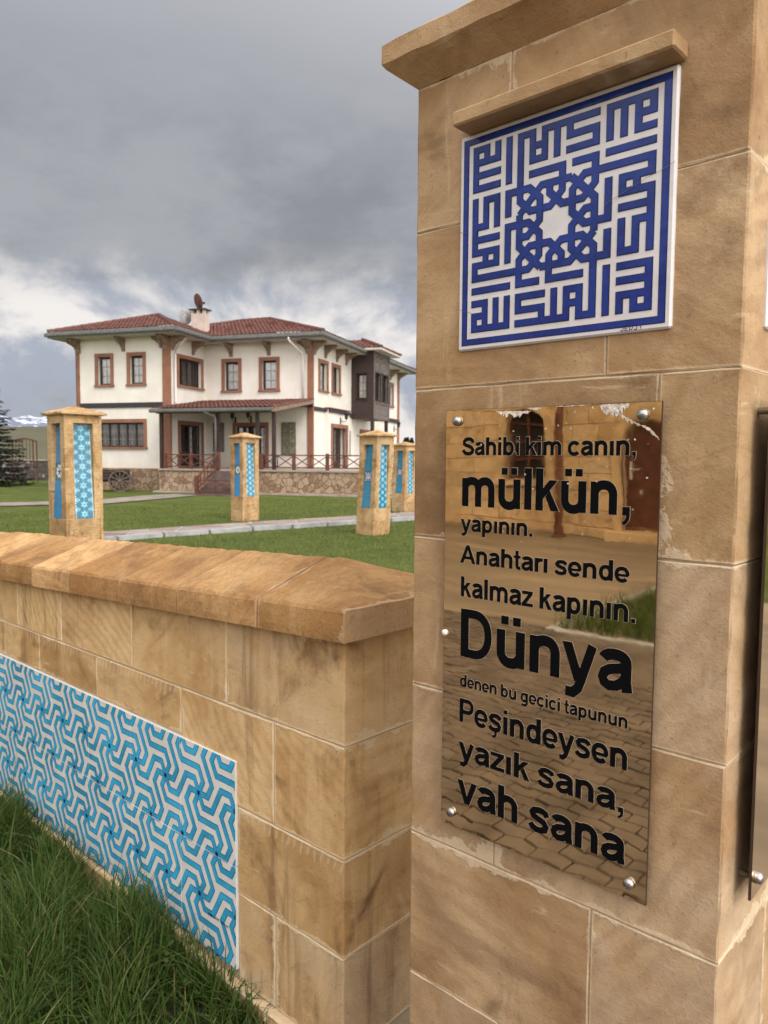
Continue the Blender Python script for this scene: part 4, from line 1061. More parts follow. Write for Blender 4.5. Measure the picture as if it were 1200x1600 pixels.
# ------------------------------------------------------------------ garden pillars with tiled niches
def garden_pillar(x, y, lean, label, blue, medal, H=2.0, apex=2.16, w=0.50, za=0.555, zb=1.86):
    root = empty('garden_pillar', (x, y, 0), 0, label, 'pillar', 'tiled pillars along the flagged path')
    h = w / 2; pw = 0.128; rd = 0.085
    b = Blocks()
    sk = math.tan(lean)
    def S(p): return (p[0] + sk * p[2] * 0.737, p[1] + sk * p[2] * 0.676, p[2])
    rots = [lambda a, z, o: S((a, -h - o, z)), lambda a, z, o: S((h + o, a, z)), lambda a, z, o: S((-a, h + o, z)), lambda a, z, o: S((-h - o, -a, z))]
    zs = [0.0, 0.28, za]
    for fi, P in enumerate(rots):
        e = 0.0 if fi % 2 == 0 else 0.04
        for z0, z1 in zip(zs[:-1], zs[1:]): b.block(P, -h + e, h - e, z0, z1, 0.04, n=9, k=5, gap=0.0012, c=0.004, wob=0.003, free=(1.0, 1.0))
        b.block(P, -h + e, h - e, zb, H, 0.04, n=9, k=3, gap=0.0012, c=0.004, wob=0.003, free=(1.0, 1.0))
        cuts = [za] + [za + (zb - za) * k_ / 4 + random.uniform(-.05, .05) for k_ in (1, 2, 3)] + [zb]
        for z0, z1 in zip(cuts[:-1], cuts[1:]):
            b.block(P, -h + e, -pw, z0, z1, rd, n=4, k=7, gap=0.0012, c=0.004, wob=0.003, free=(1.0, 1.0))
            b.block(P, pw, h - e, z0, z1, rd, n=4, k=7, gap=0.0012, c=0.004, wob=0.003, free=(1.0, 1.0))
    b.build('shaft', 'post stone', root)
    mb = MB(); c0 = h - rd - 0.012
    vs = [S((sx * c0, sy * c0, z)) for z in (0.0, H) for sx, sy in ((-1, -1), (1, -1), (1, 1), (-1, 1))]
    mb.grid(vs, [(0, 1, 5, 4), (1, 2, 6, 5), (2, 3, 7, 6), (3, 0, 4, 7), (4, 5, 6, 7)]); mb.build('mortar_core', 'mortar', root)
    c = cap('cap', -h, h, -h, h, H + 0.012, H + 0.045, 0.055, apex, 0.012, 'post stone', root, n=10, wob=0.004, seed=int(abs(x * 100)))
    for v in c.data.vertices: v.co = S(v.co)
    for fi in (0, 1, 2, 3):
        P0 = rots[fi]; P = lambda a, z, o: P0(a, z, o - 0.012 - (rd - 0.006) * max(0.0, min(1.0, (z - za) / (zb - za))))
        if fi % 2 == 0:
            mb = MB(); mb.box(-pw + .004, pw - .004, 0.0005, 0.006, za + .004, zb - .004, fr=lambda x_, y_, z_: P(x_, z_, y_)); pn = mb.build('plain_tile_strip', 'grout', root)
            n = 5; s = (zb - za - 0.008) / n
            for i in range(n):
                if i == 2: continue
                mb = MB(); mb.box(-pw + .010, pw - .010, 0.006, 0.010 + random.uniform(0, .001), za + .006 + i * s, za + .002 + (i + 1) * s, fr=lambda x_, y_, z_: P(x_, z_, y_), c=0.0015); mb.build('blue_tile', blue, pn)
            mb = MB(); zc = (za + zb) / 2
            mb.box(-pw + .010, pw - .010, 0.006, 0.010, zc - s / 2 + .002, zc + s / 2 - .002, fr=lambda x_, y_, z_: P(x_, z_, y_), m=0)
            def star(r, ri, k, off, h_, m, cx=0, cz=0):
                ps = [((r if q % 2 == 0 else ri) * math.cos(R(180 / k * q + off)) + cx, (r if q % 2 == 0 else ri) * math.sin(R(180 / k * q + off)) + cz) for q in range(2 * k)]
                for q in range(2 * k): mb.face([P(cx, zc + cz, h_), P(ps[q][0], zc + ps[q][1], h_), P(ps[(q + 1) % (2 * k)][0], zc + ps[(q + 1) % (2 * k)][1], h_)], m)
            if medal == 'star':
                star(0.098, 0.074, 8, 22.5, 0.0108, 1); star(0.055, 0.02, 5, 90, 0.0114, 2, 0.0, -0.01); star(0.03, 0.012, 4, 30, 0.0118, 3, 0.012, 0.03); star(0.02, 0.01, 4, 0, 0.0121, 2, -0.03, 0.045)
            else:
                star(0.093, 0.050, 6, 90, 0.0108, 1); star(0.062, 0.026, 6, 90, 0.0114, 2); star(0.042, 0.022, 5, 90, 0.0118, 1, 0, -0.012); star(0.022, 0.012, 3, 90, 0.0122, 3, 0, 0.02)
                for sx in (-1, 1): star(0.025, 0.010, 4, 0, 0.0112, 1, sx * 0.07, 0.075); star(0.025, 0.010, 4, 0, 0.0112, 1, sx * 0.07, -0.075)
            mb.build('medallion_tile', ['deep teal glaze', 'panel white glaze' if medal == 'star' else 'rose white glaze', 'cobalt glaze', 'turquoise glaze'], pn)
        else:
            mb = MB(); mb.box(-pw + .004, pw - .004, 0.0005, 0.008, za + .004, zb - .004, fr=lambda x_, y_, z_: P(x_, z_, y_)); pn = mb.build('star_tile_strip', 'deep teal glaze', root)
            pt = MB(); nrep = 10; s = (zb - za) / nrep
            def star2(cx, cz, r, ri, k, off, h_, m):
                ps = [(cx + (r if q % 2 == 0 else ri) * math.cos(R(180 / k * q + off)), cz + (r if q % 2 == 0 else ri) * math.sin(R(180 / k * q + off))) for q in range(2 * k)]
                lim = pw - 0.006
                for q in range(2 * k):
                    f_ = clip([(cx, cz), ps[q], ps[(q + 1) % (2 * k)]], -lim, lim, za + .008, zb - .008)
                    if f_: pt.face([P(a_, z_, h_) for a_, z_ in f_], m)
            for i in range(nrep):
                cz = za + (i + .5) * s
                star2(0, cz, s * .50, s * .27, 6, 90, 0.0086, 0); star2(0, cz, s * .30, s * .18, 6, 90, 0.0092, 1); star2(0, cz, s * .12, s * .08, 6, 90, 0.0098, 2)
                for sx in (-1, 1):
                    star2(sx * pw * .92, cz + s / 2, s * .48, s * .26, 6, 90, 0.0086, 0); star2(sx * pw * .92, cz + s / 2, s * .27, s * .16, 6, 90, 0.0092, 1)
                    star2(sx * pw * .52, cz + s * .5, s * .14, s * .08, 5, 90, 0.0089, 1)
                    for k_ in range(4):
                        star2(sx * (pw - .013), cz + (k_ - 1.5) * s / 4, s * .085, s * .06, 4, 0, 0.0102, 3)
            pt.build('star_pattern', ['aqua glaze', 'pale aqua glaze', 'deep teal glaze', 'panel white glaze'], pn)
    return root
garden_pillar(-9.715, 4.585, 0.0, 'biggest garden pillar at the left, standing right behind the wall coping', 'sea blue tile', 'star', H=2.10, apex=2.235, za=0.77, zb=2.0)
garden_pillar(-10.78, 11.42, R(2.4), 'slightly leaning garden pillar with teal strip, nearest to the big pillar edge', 'teal tile', 'flower', H=2.02, apex=2.17)
garden_pillar(-15.34, 11.58, 0.0, 'garden pillar beyond the path with bright blue strip, before the porch stairs', 'sea blue tile', 'star', H=2.05, apex=2.20, za=0.61, zb=1.93)
garden_pillar(-14.80, 17.02, R(1.3), 'farthest garden pillar with teal strip, half hidden behind the leaning one', 'teal tile', 'flower', H=1.94, apex=2.08, za=0.545, zb=1.81)

# ------------------------------------------------------------------ the house (local x = along the facade, y = depth)
HO = (-31.1994, 18.9478, 0.0); HR = math.atan2(0.41756836, 0.90864551)
house = empty('mansion', HO, HR, 'two storey cream house with red tiled roofs, terracotta trim and porch', 'house')
class Fr:
    def __init__(s, o, a, n): s.o = Vector(o); s.a = Vector(a); s.n = Vector(n)
    def __call__(s, x, y, z): return tuple(s.o + s.a * x + s.n * y + Vector((0, 0, z)))
FA = Fr((0, 0, 0), (1, 0, 0), (0, -1, 0)); FC = Fr((0, 3.05, 0), (1, 0, 0), (0, -1, 0))
FB = Fr((0.35, 0, 0), (0, 1, 0), (1, 0, 0)); FD = Fr((6.14, 0, 0), (0, 1, 0), (1, 0, 0))
FE = Fr((0, 8.34, 0), (1, 0, 0), (0, -1, 0)); FF = Fr((7.42, 0, 0), (0, 1, 0), (1, 0, 0))
FL = Fr((-4.75, 0, 0), (0, -1, 0), (-1, 0, 0))
def facade(mb, fr, a0, a1, z0, z1, holes, depth=0.24, m=0):
    A = sorted({a0, a1, *[h[0] for h in holes], *[h[1] for h in holes]}); Z = sorted({z0, z1, *[h[2] for h in holes], *[h[3] for h in holes]})
    for i in range(len(A) - 1):
        for j in range(len(Z) - 1):
            ca, cz = (A[i] + A[i + 1]) / 2, (Z[j] + Z[j + 1]) / 2
            if any(h[0] < ca < h[1] and h[2] < cz < h[3] for h in holes): continue
            mb.face([fr(A[i], 0, Z[j]), fr(A[i + 1], 0, Z[j]), fr(A[i + 1], 0, Z[j + 1]), fr(A[i], 0, Z[j + 1])], m)
    for (x0, x1, y0, y1) in holes:
        for q in (((x0, y0), (x1, y0)), ((x1, y0), (x1, y1)), ((x1, y1), (x0, y1)), ((x0, y1), (x0, y0))):
            (p0, r0), (p1, r1) = q
            mb.face([fr(p0, 0, r0), fr(p1, 0, r1), fr(p1, -depth, r1), fr(p0, -depth, r0)], m)
def window(fr, x0, x1, z0, z1, trim=0.17, cols=2, rows=3, curtain=1.0, sash=1, name='window', grid=True, tm='terracotta trim', cm='curtain'):
    """x0..z1 = outer edge of the trim; the opening is inside it"""
    f = MB(); e = 0.045
    f.box(x0, x1, 0.001, e, z1 - trim, z1, fr=fr); f.box(x0 - .03, x1 + .03, 0.001, e + .05, z0, z0 + trim * .55, fr=fr)
    f.box(x0, x0 + trim, 0.001, e, z0 + trim * .55, z1 - trim, fr=fr); f.box(x1 - trim, x1, 0.001, e, z0 + trim * .55, z1 - trim, fr=fr)
    w = f.build(name, tm, house)
    X0, X1, Z0, Z1 = x0 + trim, x1 - trim, z0 + trim * .55, z1 - trim
    s = MB(); fw = 0.075; d = -0.15
    s.box(X0, X1, d - .05, d, Z0, Z0 + fw, fr=fr); s.box(X0, X1, d - .05, d, Z1 - fw, Z1, fr=fr)
    for i in range(sash + 1):
        c = X0 + fw / 2 + (X1 - X0 - fw) * i / sash; ww = fw / 2 * (1.0 if i in (0, sash) else 1.15)
        s.box(c - ww, c + ww, d - .05, d + .004, Z0 + fw, Z1 - fw, fr=fr)
    s.build('sash', 'dark wood', w)
    if grid:
        g = MB(); cn = cols * sash
        for i in range(1, cn):
            if i % cols == 0: continue
            c = X0 + (X1 - X0) * i / cn; g.box(c - .012, c + .012, d - .03, d - .015, Z0 + fw, Z1 - fw, fr=fr)
        for j in range(1, rows):
            c = Z0 + (Z1 - Z0) * j / rows; g.box(X0 + fw, X1 - fw, d - .034, d - .013, c - .012, c + .012, fr=fr)
        g.build('glazing_bars', 'muntin', w)
    p = MB(); p.face([fr(X0, d - .025, Z0), fr(X1, d - .025, Z0), fr(X1, d - .025, Z1), fr(X0, d - .025, Z1)]); p.build('pane', 'window glass', w)
    if curtain > 0:
        c = MB(); n = 48; zb = Z1 - (Z1 - Z0) * curtain
        row = [(X0 + (X1 - X0) * i / n, d - .075 + 0.012 * math.sin(i * 1.35) + 0.008 * math.sin(i * 3.1)) for i in range(n + 1)]
        for q0, q1 in zip(row[:-1], row[1:]): c.face([fr(q0[0], q0[1], zb + .02 * math.sin(q0[0] * 9)), fr(q1[0], q1[1], zb + .02 * math.sin(q1[0] * 9)), fr(q1[0], q1[1], Z1), fr(q0[0], q0[1], Z1)])
        c.build('curtain', cm, w)
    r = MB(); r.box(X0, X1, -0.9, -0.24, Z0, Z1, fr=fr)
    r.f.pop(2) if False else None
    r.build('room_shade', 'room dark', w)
    return w
def hole(x0, x1, z0, z1, trim=0.17): return (x0 + trim * .8, x1 - trim * .8, z0 + trim * .4, z1 - trim * .8)
ZE = 7.10
WA = [(-3.72, -2.68, 4.85, 6.42), (-1.94, -0.90, 4.86, 6.42)]; WG = [(-4.28, -0.90, 1.93, 3.34)]
WB = [(0.58, 2.88, 4.85, 6.38)]; DB = [(0.62, 2.84, 1.06, 3.29)]
WC = [(1.30, 2.40, 4.75, 6.40), (3.34, 4.44, 4.75, 6.41)]; DC = [(1.90, 3.84, 1.06, 3.28)]
WD = [(3.75, 5.02, 4.79, 6.36), (5.45, 6.70, 4.79, 6.36), (14.6, 16.05, 4.79, 6.34)]; DD = [(4.93, 7.25, 1.06, 3.28)]; DD2 = [(9.7, 12.2, 1.2, 3.2)]
w = MB()
facade(w, FA, -4.75, 0.35, 1.04, ZE, [hole(*q) for q in WA + WG])
facade(w, FB, 0.0, 3.05, 1.04, ZE, [hole(*q) for q in WB] + [(q[0] + .12, q[1] - .12, q[2], q[3] - .12) for q in DB])
facade(w, FC, 0.35, 6.14, 1.04, ZE, [hole(*q) for q in WC] + [(q[0] + .12, q[1] - .12, q[2], q[3] - .12) for q in DC])
facade(w, FD, 3.05, 17.25, 1.04, ZE, [hole(*q) for q in WD] + [(q[0] + .12, q[1] - .12, q[2], q[3] - .12) for q in DD] + [hole(*q) for q in DD2])
facade(w, FL, -17.25, 0.0, 1.04, ZE, [])
w.face([(-4.75, 17.25, 1.04), (6.14, 17.25, 1.04), (6.14, 17.25, ZE), (-4.75, 17.25, ZE)])
w.build('wall', 'cream plaster', house)
for q in WA: window(FA, *q)
window(FA, *WG[0], sash=6, cols=2, rows=3, curtain=0.45, cm='dim curtain')
window(FB, *WB[0], sash=4, cols=1, rows=3, curtain=0.0, grid=False)
window(FC, *WC[0]); window(FC, *WC[1], curtain=1.0)
window(FD, *WD[0]); window(FD, *WD[1], curtain=0.0, grid=False); window(FD, *WD[2], curtain=0.0)
def door(fr, x0, x1, z0, z1, leaves=4, trim=0.17, tm='terracotta trim', lm='dark wood', curtain=True):
    f = MB(); e = 0.045
    f.box(x0, x1, 0.001, e, z1 - trim, z1, fr=fr)
    f.box(x0, x0 + trim, 0.001, e, z0, z1 - trim, fr=fr); f.box(x1 - trim, x1, 0.001, e, z0, z1 - trim, fr=fr)
    w = f.build('door', tm, house); X0, X1, Z1 = x0 + trim, x1 - trim, z1 - trim
    s = MB(); d = -0.12; st = 0.08
    for i in range(leaves):
        a = X0 + (X1 - X0) * i / leaves + .005; b_ = X0 + (X1 - X0) * (i + 1) / leaves - .005
        s.box(a, b_, d - .04, d, z0, z0 + .35, fr=fr); s.box(a, b_, d - .04, d, Z1 - st, Z1, fr=fr)
        s.box(a, a + st, d - .04, d, z0 + .35, Z1 - st, fr=fr); s.box(b_ - st, b_, d - .04, d, z0 + .35, Z1 - st, fr=fr)
    s.build('leaf_frame', lm, w)
    g = MB()
    for j in range(1, 5):
        c = z0 + .35 + (Z1 - z0 - .43) * j / 5; g.box(X0 + st, X1 - st, d - .03, d - .012, c - .01, c + .01, fr=fr)
    g.build('glazing_bars', 'dark wood', w)
    p = MB(); p.face([fr(X0, d - .022, z0), fr(X1, d - .022, z0), fr(X1, d - .022, Z1), fr(X0, d - .022, Z1)]); p.build('pane', 'window glass', w)
    if curtain:
        c = MB(); n = 40
        row = [(X0 + (X1 - X0) * i / n, d - .10 + 0.018 * math.sin(i * 1.35)) for i in range(n + 1)]
        for q0, q1 in zip(row[:-1], row[1:]):
            if (q0[0] - X0) / (X1 - X0) % 0.5 < 0.34: c.face([fr(q0[0], q0[1], z0 + .1), fr(q1[0], q1[1], z0 + .1), fr(q1[0], q1[1], Z1), fr(q0[0], q0[1], Z1)])
        c.build('curtain', 'curtain', w)
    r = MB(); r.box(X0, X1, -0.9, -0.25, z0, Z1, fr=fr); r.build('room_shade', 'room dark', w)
door(FB, *DB[0]); door(FC, *DC[0]); door(FD, *DD[0]); window(FD, *DD2[0], sash=3, curtain=0.4)
# trim: corner posts, bands
for fr, x0, x1 in ((FA, -4.78, -4.60), (FA, 0.0, 0.40), (FC, 5.90, 6.19), (FD, 16.9, 17.27)):
    c = MB(); c.box(x0, x1, 0.002, 0.05, 1.04, ZE - .001, fr=fr)
    if x0 == 0.0: c.box(-0.002, 0.07, 0.002, 0.048, 1.04, ZE - .001, fr=FB)
    if x0 == 5.90: c.box(3.052, 3.13, 0.002, 0.048, 1.04, ZE - .001, fr=FD)
    if x0 < 0: c.box(-0.05, 0.18, 0.002, 0.05, 1.04, ZE - .001, fr=Fr((-4.75, 0, 0), (0, 1, 0), (-1, 0, 0)))
    c.build('corner_post', 'terracotta trim', house)
c = MB(); c.box(-4.60, 0.0, 0.002, 0.06, 3.87, 4.10, fr=FA); c.build('storey_band', 'dark band', house)
c = MB(); c.box(3.13, 4.6, 0.002, 0.06, 3.84, 4.03, fr=FD); c.box(4.6, 7.55, 0.055, 0.27, 3.84, 4.00, fr=FD); c.box(7.55, 9.4, 0.002, 0.06, 3.78, 3.97, fr=FD); c.build('storey_band', 'dark band', house)
c = MB(); c.box(11.2, 16.9, 0.002, 0.07, 3.85, 4.05, fr=FD); c.build('storey_band', 'dark band', house)
c = MB(); c.box(4.6, 7.55, 0.002, 0.21, 1.04, 4.0, fr=FD)
# recess for the door in the bay: build the bay as three pieces
c = MB(); c.box(4.6, 4.95, 0.002, 0.2, 1.04, 4.0, fr=FD); c.box(7.23, 7.55, 0.002, 0.2, 1.04, 4.0, fr=FD); c.box(4.95, 7.23, 0.002, 0.2, 3.20, 4.0, fr=FD); c.build('door_bay', 'cream plaster', house)
c = MB(); c.box(4.55, 7.6, 0.002, 0.30, 4.035, 4.08, fr=FD); c.build('sill_course', 'terracotta trim', house)
c = MB(); c.box(11.3, 17.3, 0.002, 0.10, 4.052, 4.10, fr=FD); c.build('sill_course', 'terracotta trim', house)
c = MB()
c.box(4.9, 5.10, 0.2, 0.24, 1.04, 3.11, fr=FD); c.box(7.07, 7.27, 0.2, 0.24, 1.04, 3.11, fr=FD); c.box(4.9, 7.27, 0.2, 0.24, 3.11, 3.30, fr=FD); c.build('door_surround', 'terracotta trim', house)
# stone plinth + terrace
c = MB(); c.box(-4.80, 0.40, 0.001, 0.05, -0.1, 1.04, fr=FA); c.box(0.0, 17.3, 0.001, 0.05, -0.1, 1.03, fr=Fr((-4.75, 0, 0), (0, 1, 0), (-1, 0, 0))); c.build('plinth', 'flagstone facing', house)
c = MB(); c.box(0.42, 3.42, -1.0, 3.0, -0.15, 0.985); c.box(3.42, 5.36, -1.0, 3.0, -0.15, 0.984); c.box(5.36, 14.0, -1.0, 3.0, -0.15, 0.985); c.box(6.2, 14.0, 3.0, 17.3, -0.15, 0.985); c.build('terrace_base', 'flagstone facing', house)
c = MB(); c.box(0.38, 14.05, -1.06, 3.0, 0.985, 1.06); c.box(6.19, 14.05, 3.0, 17.3, 0.985, 1.06); c.build('terrace_floor', 'floor slab', house)
c = MB(); c.box(0.3, 14.2, -1.35, -1.0, -0.1, 0.07); c.build('terrace_footing', 'floor slab', house)
# roofs
def roof_plane(mb, e0, e1, t0, t1, tid, zoff=0.0, cw=0.21, rl=0.36, amp=0.045):
    """tiled slope: eave line e0-e1, top line t0-t1 (points 3d). rolls run up the slope"""
    e0, e1, t0, t1 = map(Vector, (e0, e1, t0, t1)); ax = (e1 - e0).normalized(); L = (e1 - e0).length
    up = (t0 - e0) - ax * ((t0 - e0).dot(ax)); H = up.length; upn = up / H; nr = ax.cross(upn)
    if nr.z < 0: nr = -nr
    sa0, sa1 = (t0 - e0).dot(ax) / H, ((t1 - e0).dot(ax) - L) / H
    rows = max(2, int(H / rl)); h = H / rows; sub = 8
    ncol = max(4, int(L / cw)); cwid = L / ncol
    for r in range(rows):
        y0, y1 = r * h, (r + 1) * h + 0.03
        for cidx in range(ncol):
            x0, x1 = cidx * cwid, (cidx + 1) * cwid
            lo, hi = max(x0, y0 * sa0), min(x1, L + y0 * sa1)
            ym = (y0 + y1) / 2
            if (x0 + x1) / 2 < ym * sa0 - cwid * 0.3 or (x0 + x1) / 2 > L + ym * sa1 + cwid * 0.3: continue
            jit = random.uniform(-.006, .006); tv = random.random() ** 2
            vs = []
            for (yy, lift) in ((y0, 0.035), (y1, 0.0)):
                for i in range(sub + 1):
                    x = x0 + cwid * i / sub; hgt = amp * (abs(math.sin(math.pi * i / sub)) ** 0.8) + lift + jit
                    xx = min(max(x, yy * sa0 if yy <= H else H * sa0), L + min(yy, H) * sa1)
                    vs.append(e0 + ax * xx + upn * min(yy, H) + nr * (hgt + zoff))
            i0 = len(mb.v)
            fs = [(i, i + 1, sub + 1 + i + 1, sub + 1 + i) for i in range(sub)]
            # butt end at the lower edge
            n0 = len(vs)
            for i in range(sub + 1): vs.append(vs[i] - nr * (0.03))
            fs += [(n0 + i, n0 + i + 1, i + 1, i) for i in range(sub)]
            mb.grid(vs, fs); tid.extend([tv] * len(vs))
def ridge(mb, tid, p0, p1, r=0.11, seg=0.38):
    p0, p1 = Vector(p0), Vector(p1); L = (p1 - p0).length; d = (p1 - p0) / L; n = max(1, int(L / seg)); a = d.cross(Vector((0, 0, 1))).normalized(); u = a.cross(d)
    for i in range(n):
        q0, q1 = p0 + d * (L * i / n), p0 + d * (L * (i + 1) / n + 0.03); vs = []
        for q, rr in ((q0, r * 1.15), (q1, r * 0.95)):
            for k in range(9):
                th = math.pi * k / 8; vs.append(q + a * rr * math.cos(th) + u * (rr * math.sin(th) * 0.9 - 0.02))
        fs = [(k, k + 1, 10 + k, 9 + k) for k in range(8)] + [tuple(range(9))]
        mb.grid(vs, fs); tid.extend([random.random() ** 2] * len(vs))
def build_roof(mb, tid, name='roof', parent=None):
    o = mb.build(name, 'roof tile', parent)
    at = o.data.attributes.new('tid', 'FLOAT', 'POINT'); at.data.foreach_set('value', np.array(tid, np.float32)); return o
OV = 0.90; EZ = 7.36
# left wing: hipped pyramid
mb, tid = MB(), []
l, r_, f_, bk_ = -4.75 - OV, 0.35 + OV - .02, -OV, 6.6; ap = (-2.2, 2.95, 8.66)
roof_plane(mb, (l, f_, EZ), (r_, f_, EZ), ap, ap, tid); roof_plane(mb, (r_, f_, EZ), (r_, bk_, EZ), ap, ap, tid); roof_plane(mb, (l, bk_, EZ), (l, f_, EZ), ap, ap, tid)
for q in ((l, f_), (r_, f_), (l, bk_)): ridge(mb, tid, (*q, EZ + .05), (ap[0], ap[1], ap[2] + .05))
build_roof(mb, tid, 'roof', house)
mb, tid = MB(), []
l, r_, f_, bk_ = -5.5, 6.14 + OV, 3.05 - OV, 18.3; R0, R1, Q0, Q1 = (0.0, 7.5, 9.10), (1.7, 7.5, 9.13), (0.0, 12.9, 9.10), (1.7, 12.9, 9.13)
roof_plane(mb, (l, f_, EZ), (r_, f_, EZ), R0, R1, tid); roof_plane(mb, (r_, f_, EZ), (r_, bk_, EZ), R1, Q1, tid); roof_plane(mb, (l, bk_, EZ), (l, f_, EZ), Q0, R0, tid); roof_plane(mb, (r_, bk_, EZ), (l, bk_, EZ), Q1, Q0, tid)
ridge(mb, tid, R0, R1); ridge(mb, tid, R1, Q1); ridge(mb, tid, (r_, f_, EZ + .05), R1); ridge(mb, tid, (l, f_, EZ + .05), R0); ridge(mb, tid, (r_, bk_, EZ + .05), Q1)
for (u_, v_) in ((2.0, 4.6), (1.5, 3.4), (4.3, 4.4), (5.0, 3.5), (3.2, 5.0)):       # vent tiles
    z_ = EZ + (v_ - f_) * (9.13 - EZ) / (7.5 - f_) + .07; n0 = len(mb.v); mb.box(u_ - .16, u_ + .16, v_ - .14, v_ + .16, z_ - .06, z_ + .09); tid.extend([0.2] * (len(mb.v) - n0))
build_roof(mb, tid, 'roof', house)
# porch roof
mb, tid = MB(), []
roof_plane(mb, (0.30, -1.32, 3.70), (6.18, -1.32, 3.70), (0.42, 3.0, 4.34), (6.18, 3.0, 4.34), tid); ridge(mb, tid, (6.16, -1.3, 3.72), (6.16, 3.0, 4.36), 0.09); build_roof(mb, tid, 'porch_roof', house)
# bay roof
mb, tid = MB(), []
bx0, bx1, by0, by1 = 6.0, 7.42 + .55, 8.34 - .45, 11.0 + .55; bz = 7.40; pk = (5.6, 9.7, 8.15)
roof_plane(mb, (bx0 - .6, by0, bz), (bx1, by0, bz), (5.4, 9.7, 8.1), (6.3, 9.7, 8.1), tid, cw=.24); roof_plane(mb, (bx1, by0, bz), (bx1, by1, bz), (6.3, 9.7, 8.1), (6.3, 9.72, 8.1), tid, cw=.24); roof_plane(mb, (bx1, by1, bz), (bx0 - .6, by1, bz), (6.3, 9.72, 8.1), (5.4, 9.72, 8.1), tid, cw=.24)
ridge(mb, tid, (bx1, by0, bz + .05), (6.3, 9.7, 8.15)); ridge(mb, tid, (bx1, by1, bz + .05), (6.3, 9.7, 8.15)); build_roof(mb, tid, 'roof', house)
# soffits, fascia + gutters
sf = MB(); gt = MB()
l, r_, f_ = -4.75 - OV, 0.35 + OV, -OV; R2, F2, B2 = 6.14 + OV, 3.05 - OV, 18.15
sf.box(l + .02, r_ - .02, f_ + .02, 3.0, ZE, ZE + .10); sf.box(r_ - .03, R2 - .02, F2 + .02, 3.4, ZE + .001, ZE + .099); sf.box(6.0, R2 - .02, 3.4, B2, ZE + .002, ZE + .10); sf.box(l + .02, -4.6, 3.0, B2, ZE + .002, ZE + .10); sf.box(-4.6, 6.0, 17.0, B2, ZE + .002, ZE + .10)
sf.build('soffit', 'soffit board', house)
def gutter(p0, p1, out):
    p0, p1 = Vector(p0), Vector(p1); o = Vector(out)
    prof = [(0.0, 0.15), (0.0, 0.0), (0.045, -0.03), (0.09, -0.02), (0.125, 0.03), (0.13, 0.11), (0.115, 0.11), (0.105, 0.035), (0.07, 0.0), (0.02, 0.01), (0.02, 0.15)]
    vs = [q + o * a + Vector((0, 0, z)) for q in (p0, p1) for a, z in prof]; n = len(prof)
    gt.grid(vs, [(i, (i + 1) % n, n + (i + 1) % n, n + i) for i in range(n)] + [tuple(range(n)), tuple(range(n, 2 * n))])
zg = 7.17
gutter((l - .1, f_, zg), (r_ + .1, f_, zg), (0, -1, 0)); gutter((r_, f_ - .1, zg), (r_, F2, zg), (1, 0, 0)); gutter((r_, F2, zg), (R2 + .1, F2, zg), (0, -1, 0)); gutter((R2, F2 - .1, zg), (R2, by0 + .1, zg), (1, 0, 0)); gutter((R2, by1 - .2, zg), (R2, B2 + .1, zg), (1, 0, 0)); gutter((l, f_ - .1, zg), (l, B2, zg), (-1, 0, 0))
gutter((0.25, -1.36, 3.55), (6.2, -1.36, 3.55), (0, -1, 0))
gt.build('gutter', 'gutter metal', house)
sf = MB()
for q in ((l, r_, f_ - .004, f_ + .02), (r_ - .02, R2, F2 - .004, F2 + .02)): sf.box(q[0], q[1], q[2], q[3], ZE - .02, EZ + .02)
sf.box(r_ - .02, r_ + .004, f_ + .02, F2 - .004, ZE - .02, EZ + .02); sf.box(R2 - .02, R2 + .004, F2 + .02, B2, ZE - .02, EZ + .02); sf.box(l - .004, l + .02, f_ + .02, B2, ZE - .02, EZ + .02)
sf.build('fascia', 'gutter metal', house)
# eave brackets: curved timber consoles, each a part
def bracket(fr, a, wid=0.16, out=0.62, h=0.62):
    b = MB(); n = 7; pr = [(0.0, -h), (0.07, -h)] + [(0.07 + (out - .07) * (i / n) ** 1.7, -h + (h - .12) * (i / n) ** 0.75) for i in range(1, n + 1)] + [(out, 0.0), (0.0, 0.0)]
    vs = [fr(a + s * wid / 2, 0.003 + x_, ZE - .002 + z_) for s in (-1, 1) for x_, z_ in pr]; k_ = len(pr)
    b.grid(vs, [tuple(range(k_)), tuple(range(k_, 2 * k_))[::-1]] + [(i, (i + 1) % k_, k_ + (i + 1) % k_, k_ + i) for i in range(k_)]); b.build('eave_bracket', 'bracket wood', house)
for fr, aa in ((FA, (-4.66, -2.1, 0.2)), (FB, (0.16, 1.95)), (FC, (1.85, 3.88, 6.0)), (FD, (3.2, 4.6, 6.15, 7.5, 15.3, 17.0)), (FL, (-0.12,))):
    for a in aa: bracket(fr, a, 0.16 if a not in (-4.66, 0.2, 6.0, 0.16, 3.2) else 0.26)
for fr, a in ((Fr((0, 0, 0), (0, 1, 0), (-1, 0, 0)), -0.10), (Fr((5.9, 0, 0), (0, 1, 0), (-1, 0, 0)), 2.98)): bracket(fr, a, 0.12, 0.5, 0.55)
# downpipes
dp = MB(); dp.tube([(1.05, 0.25, 7.16), (1.05, 0.28, 7.0), (0.52, 0.30, 6.55), (0.47, 0.30, 6.3), (0.47, 0.30, 4.12), (0.52, .30, 4.02)], 0.05); dp.build('downpipe', 'white pipe', house, smooth=True)
dp = MB(); dp.tube([(5.35, 2.1, 7.16), (5.35, 2.1, 7.02), (5.68, 2.88, 6.5), (5.7, 2.95, 6.3), (5.7, 2.95, 4.35)], 0.05); dp.build('downpipe', 'white pipe', house, smooth=True)
dp = MB(); dp.tube([(2.97, -1.42, 3.57), (3.03, -1.40, 3.5), (3.33, -1.13, 3.35), (3.36, -1.10, 3.2), (3.36, -1.10, 1.1)], 0.05); dp.build('downpipe', 'gutter metal', house, smooth=True)
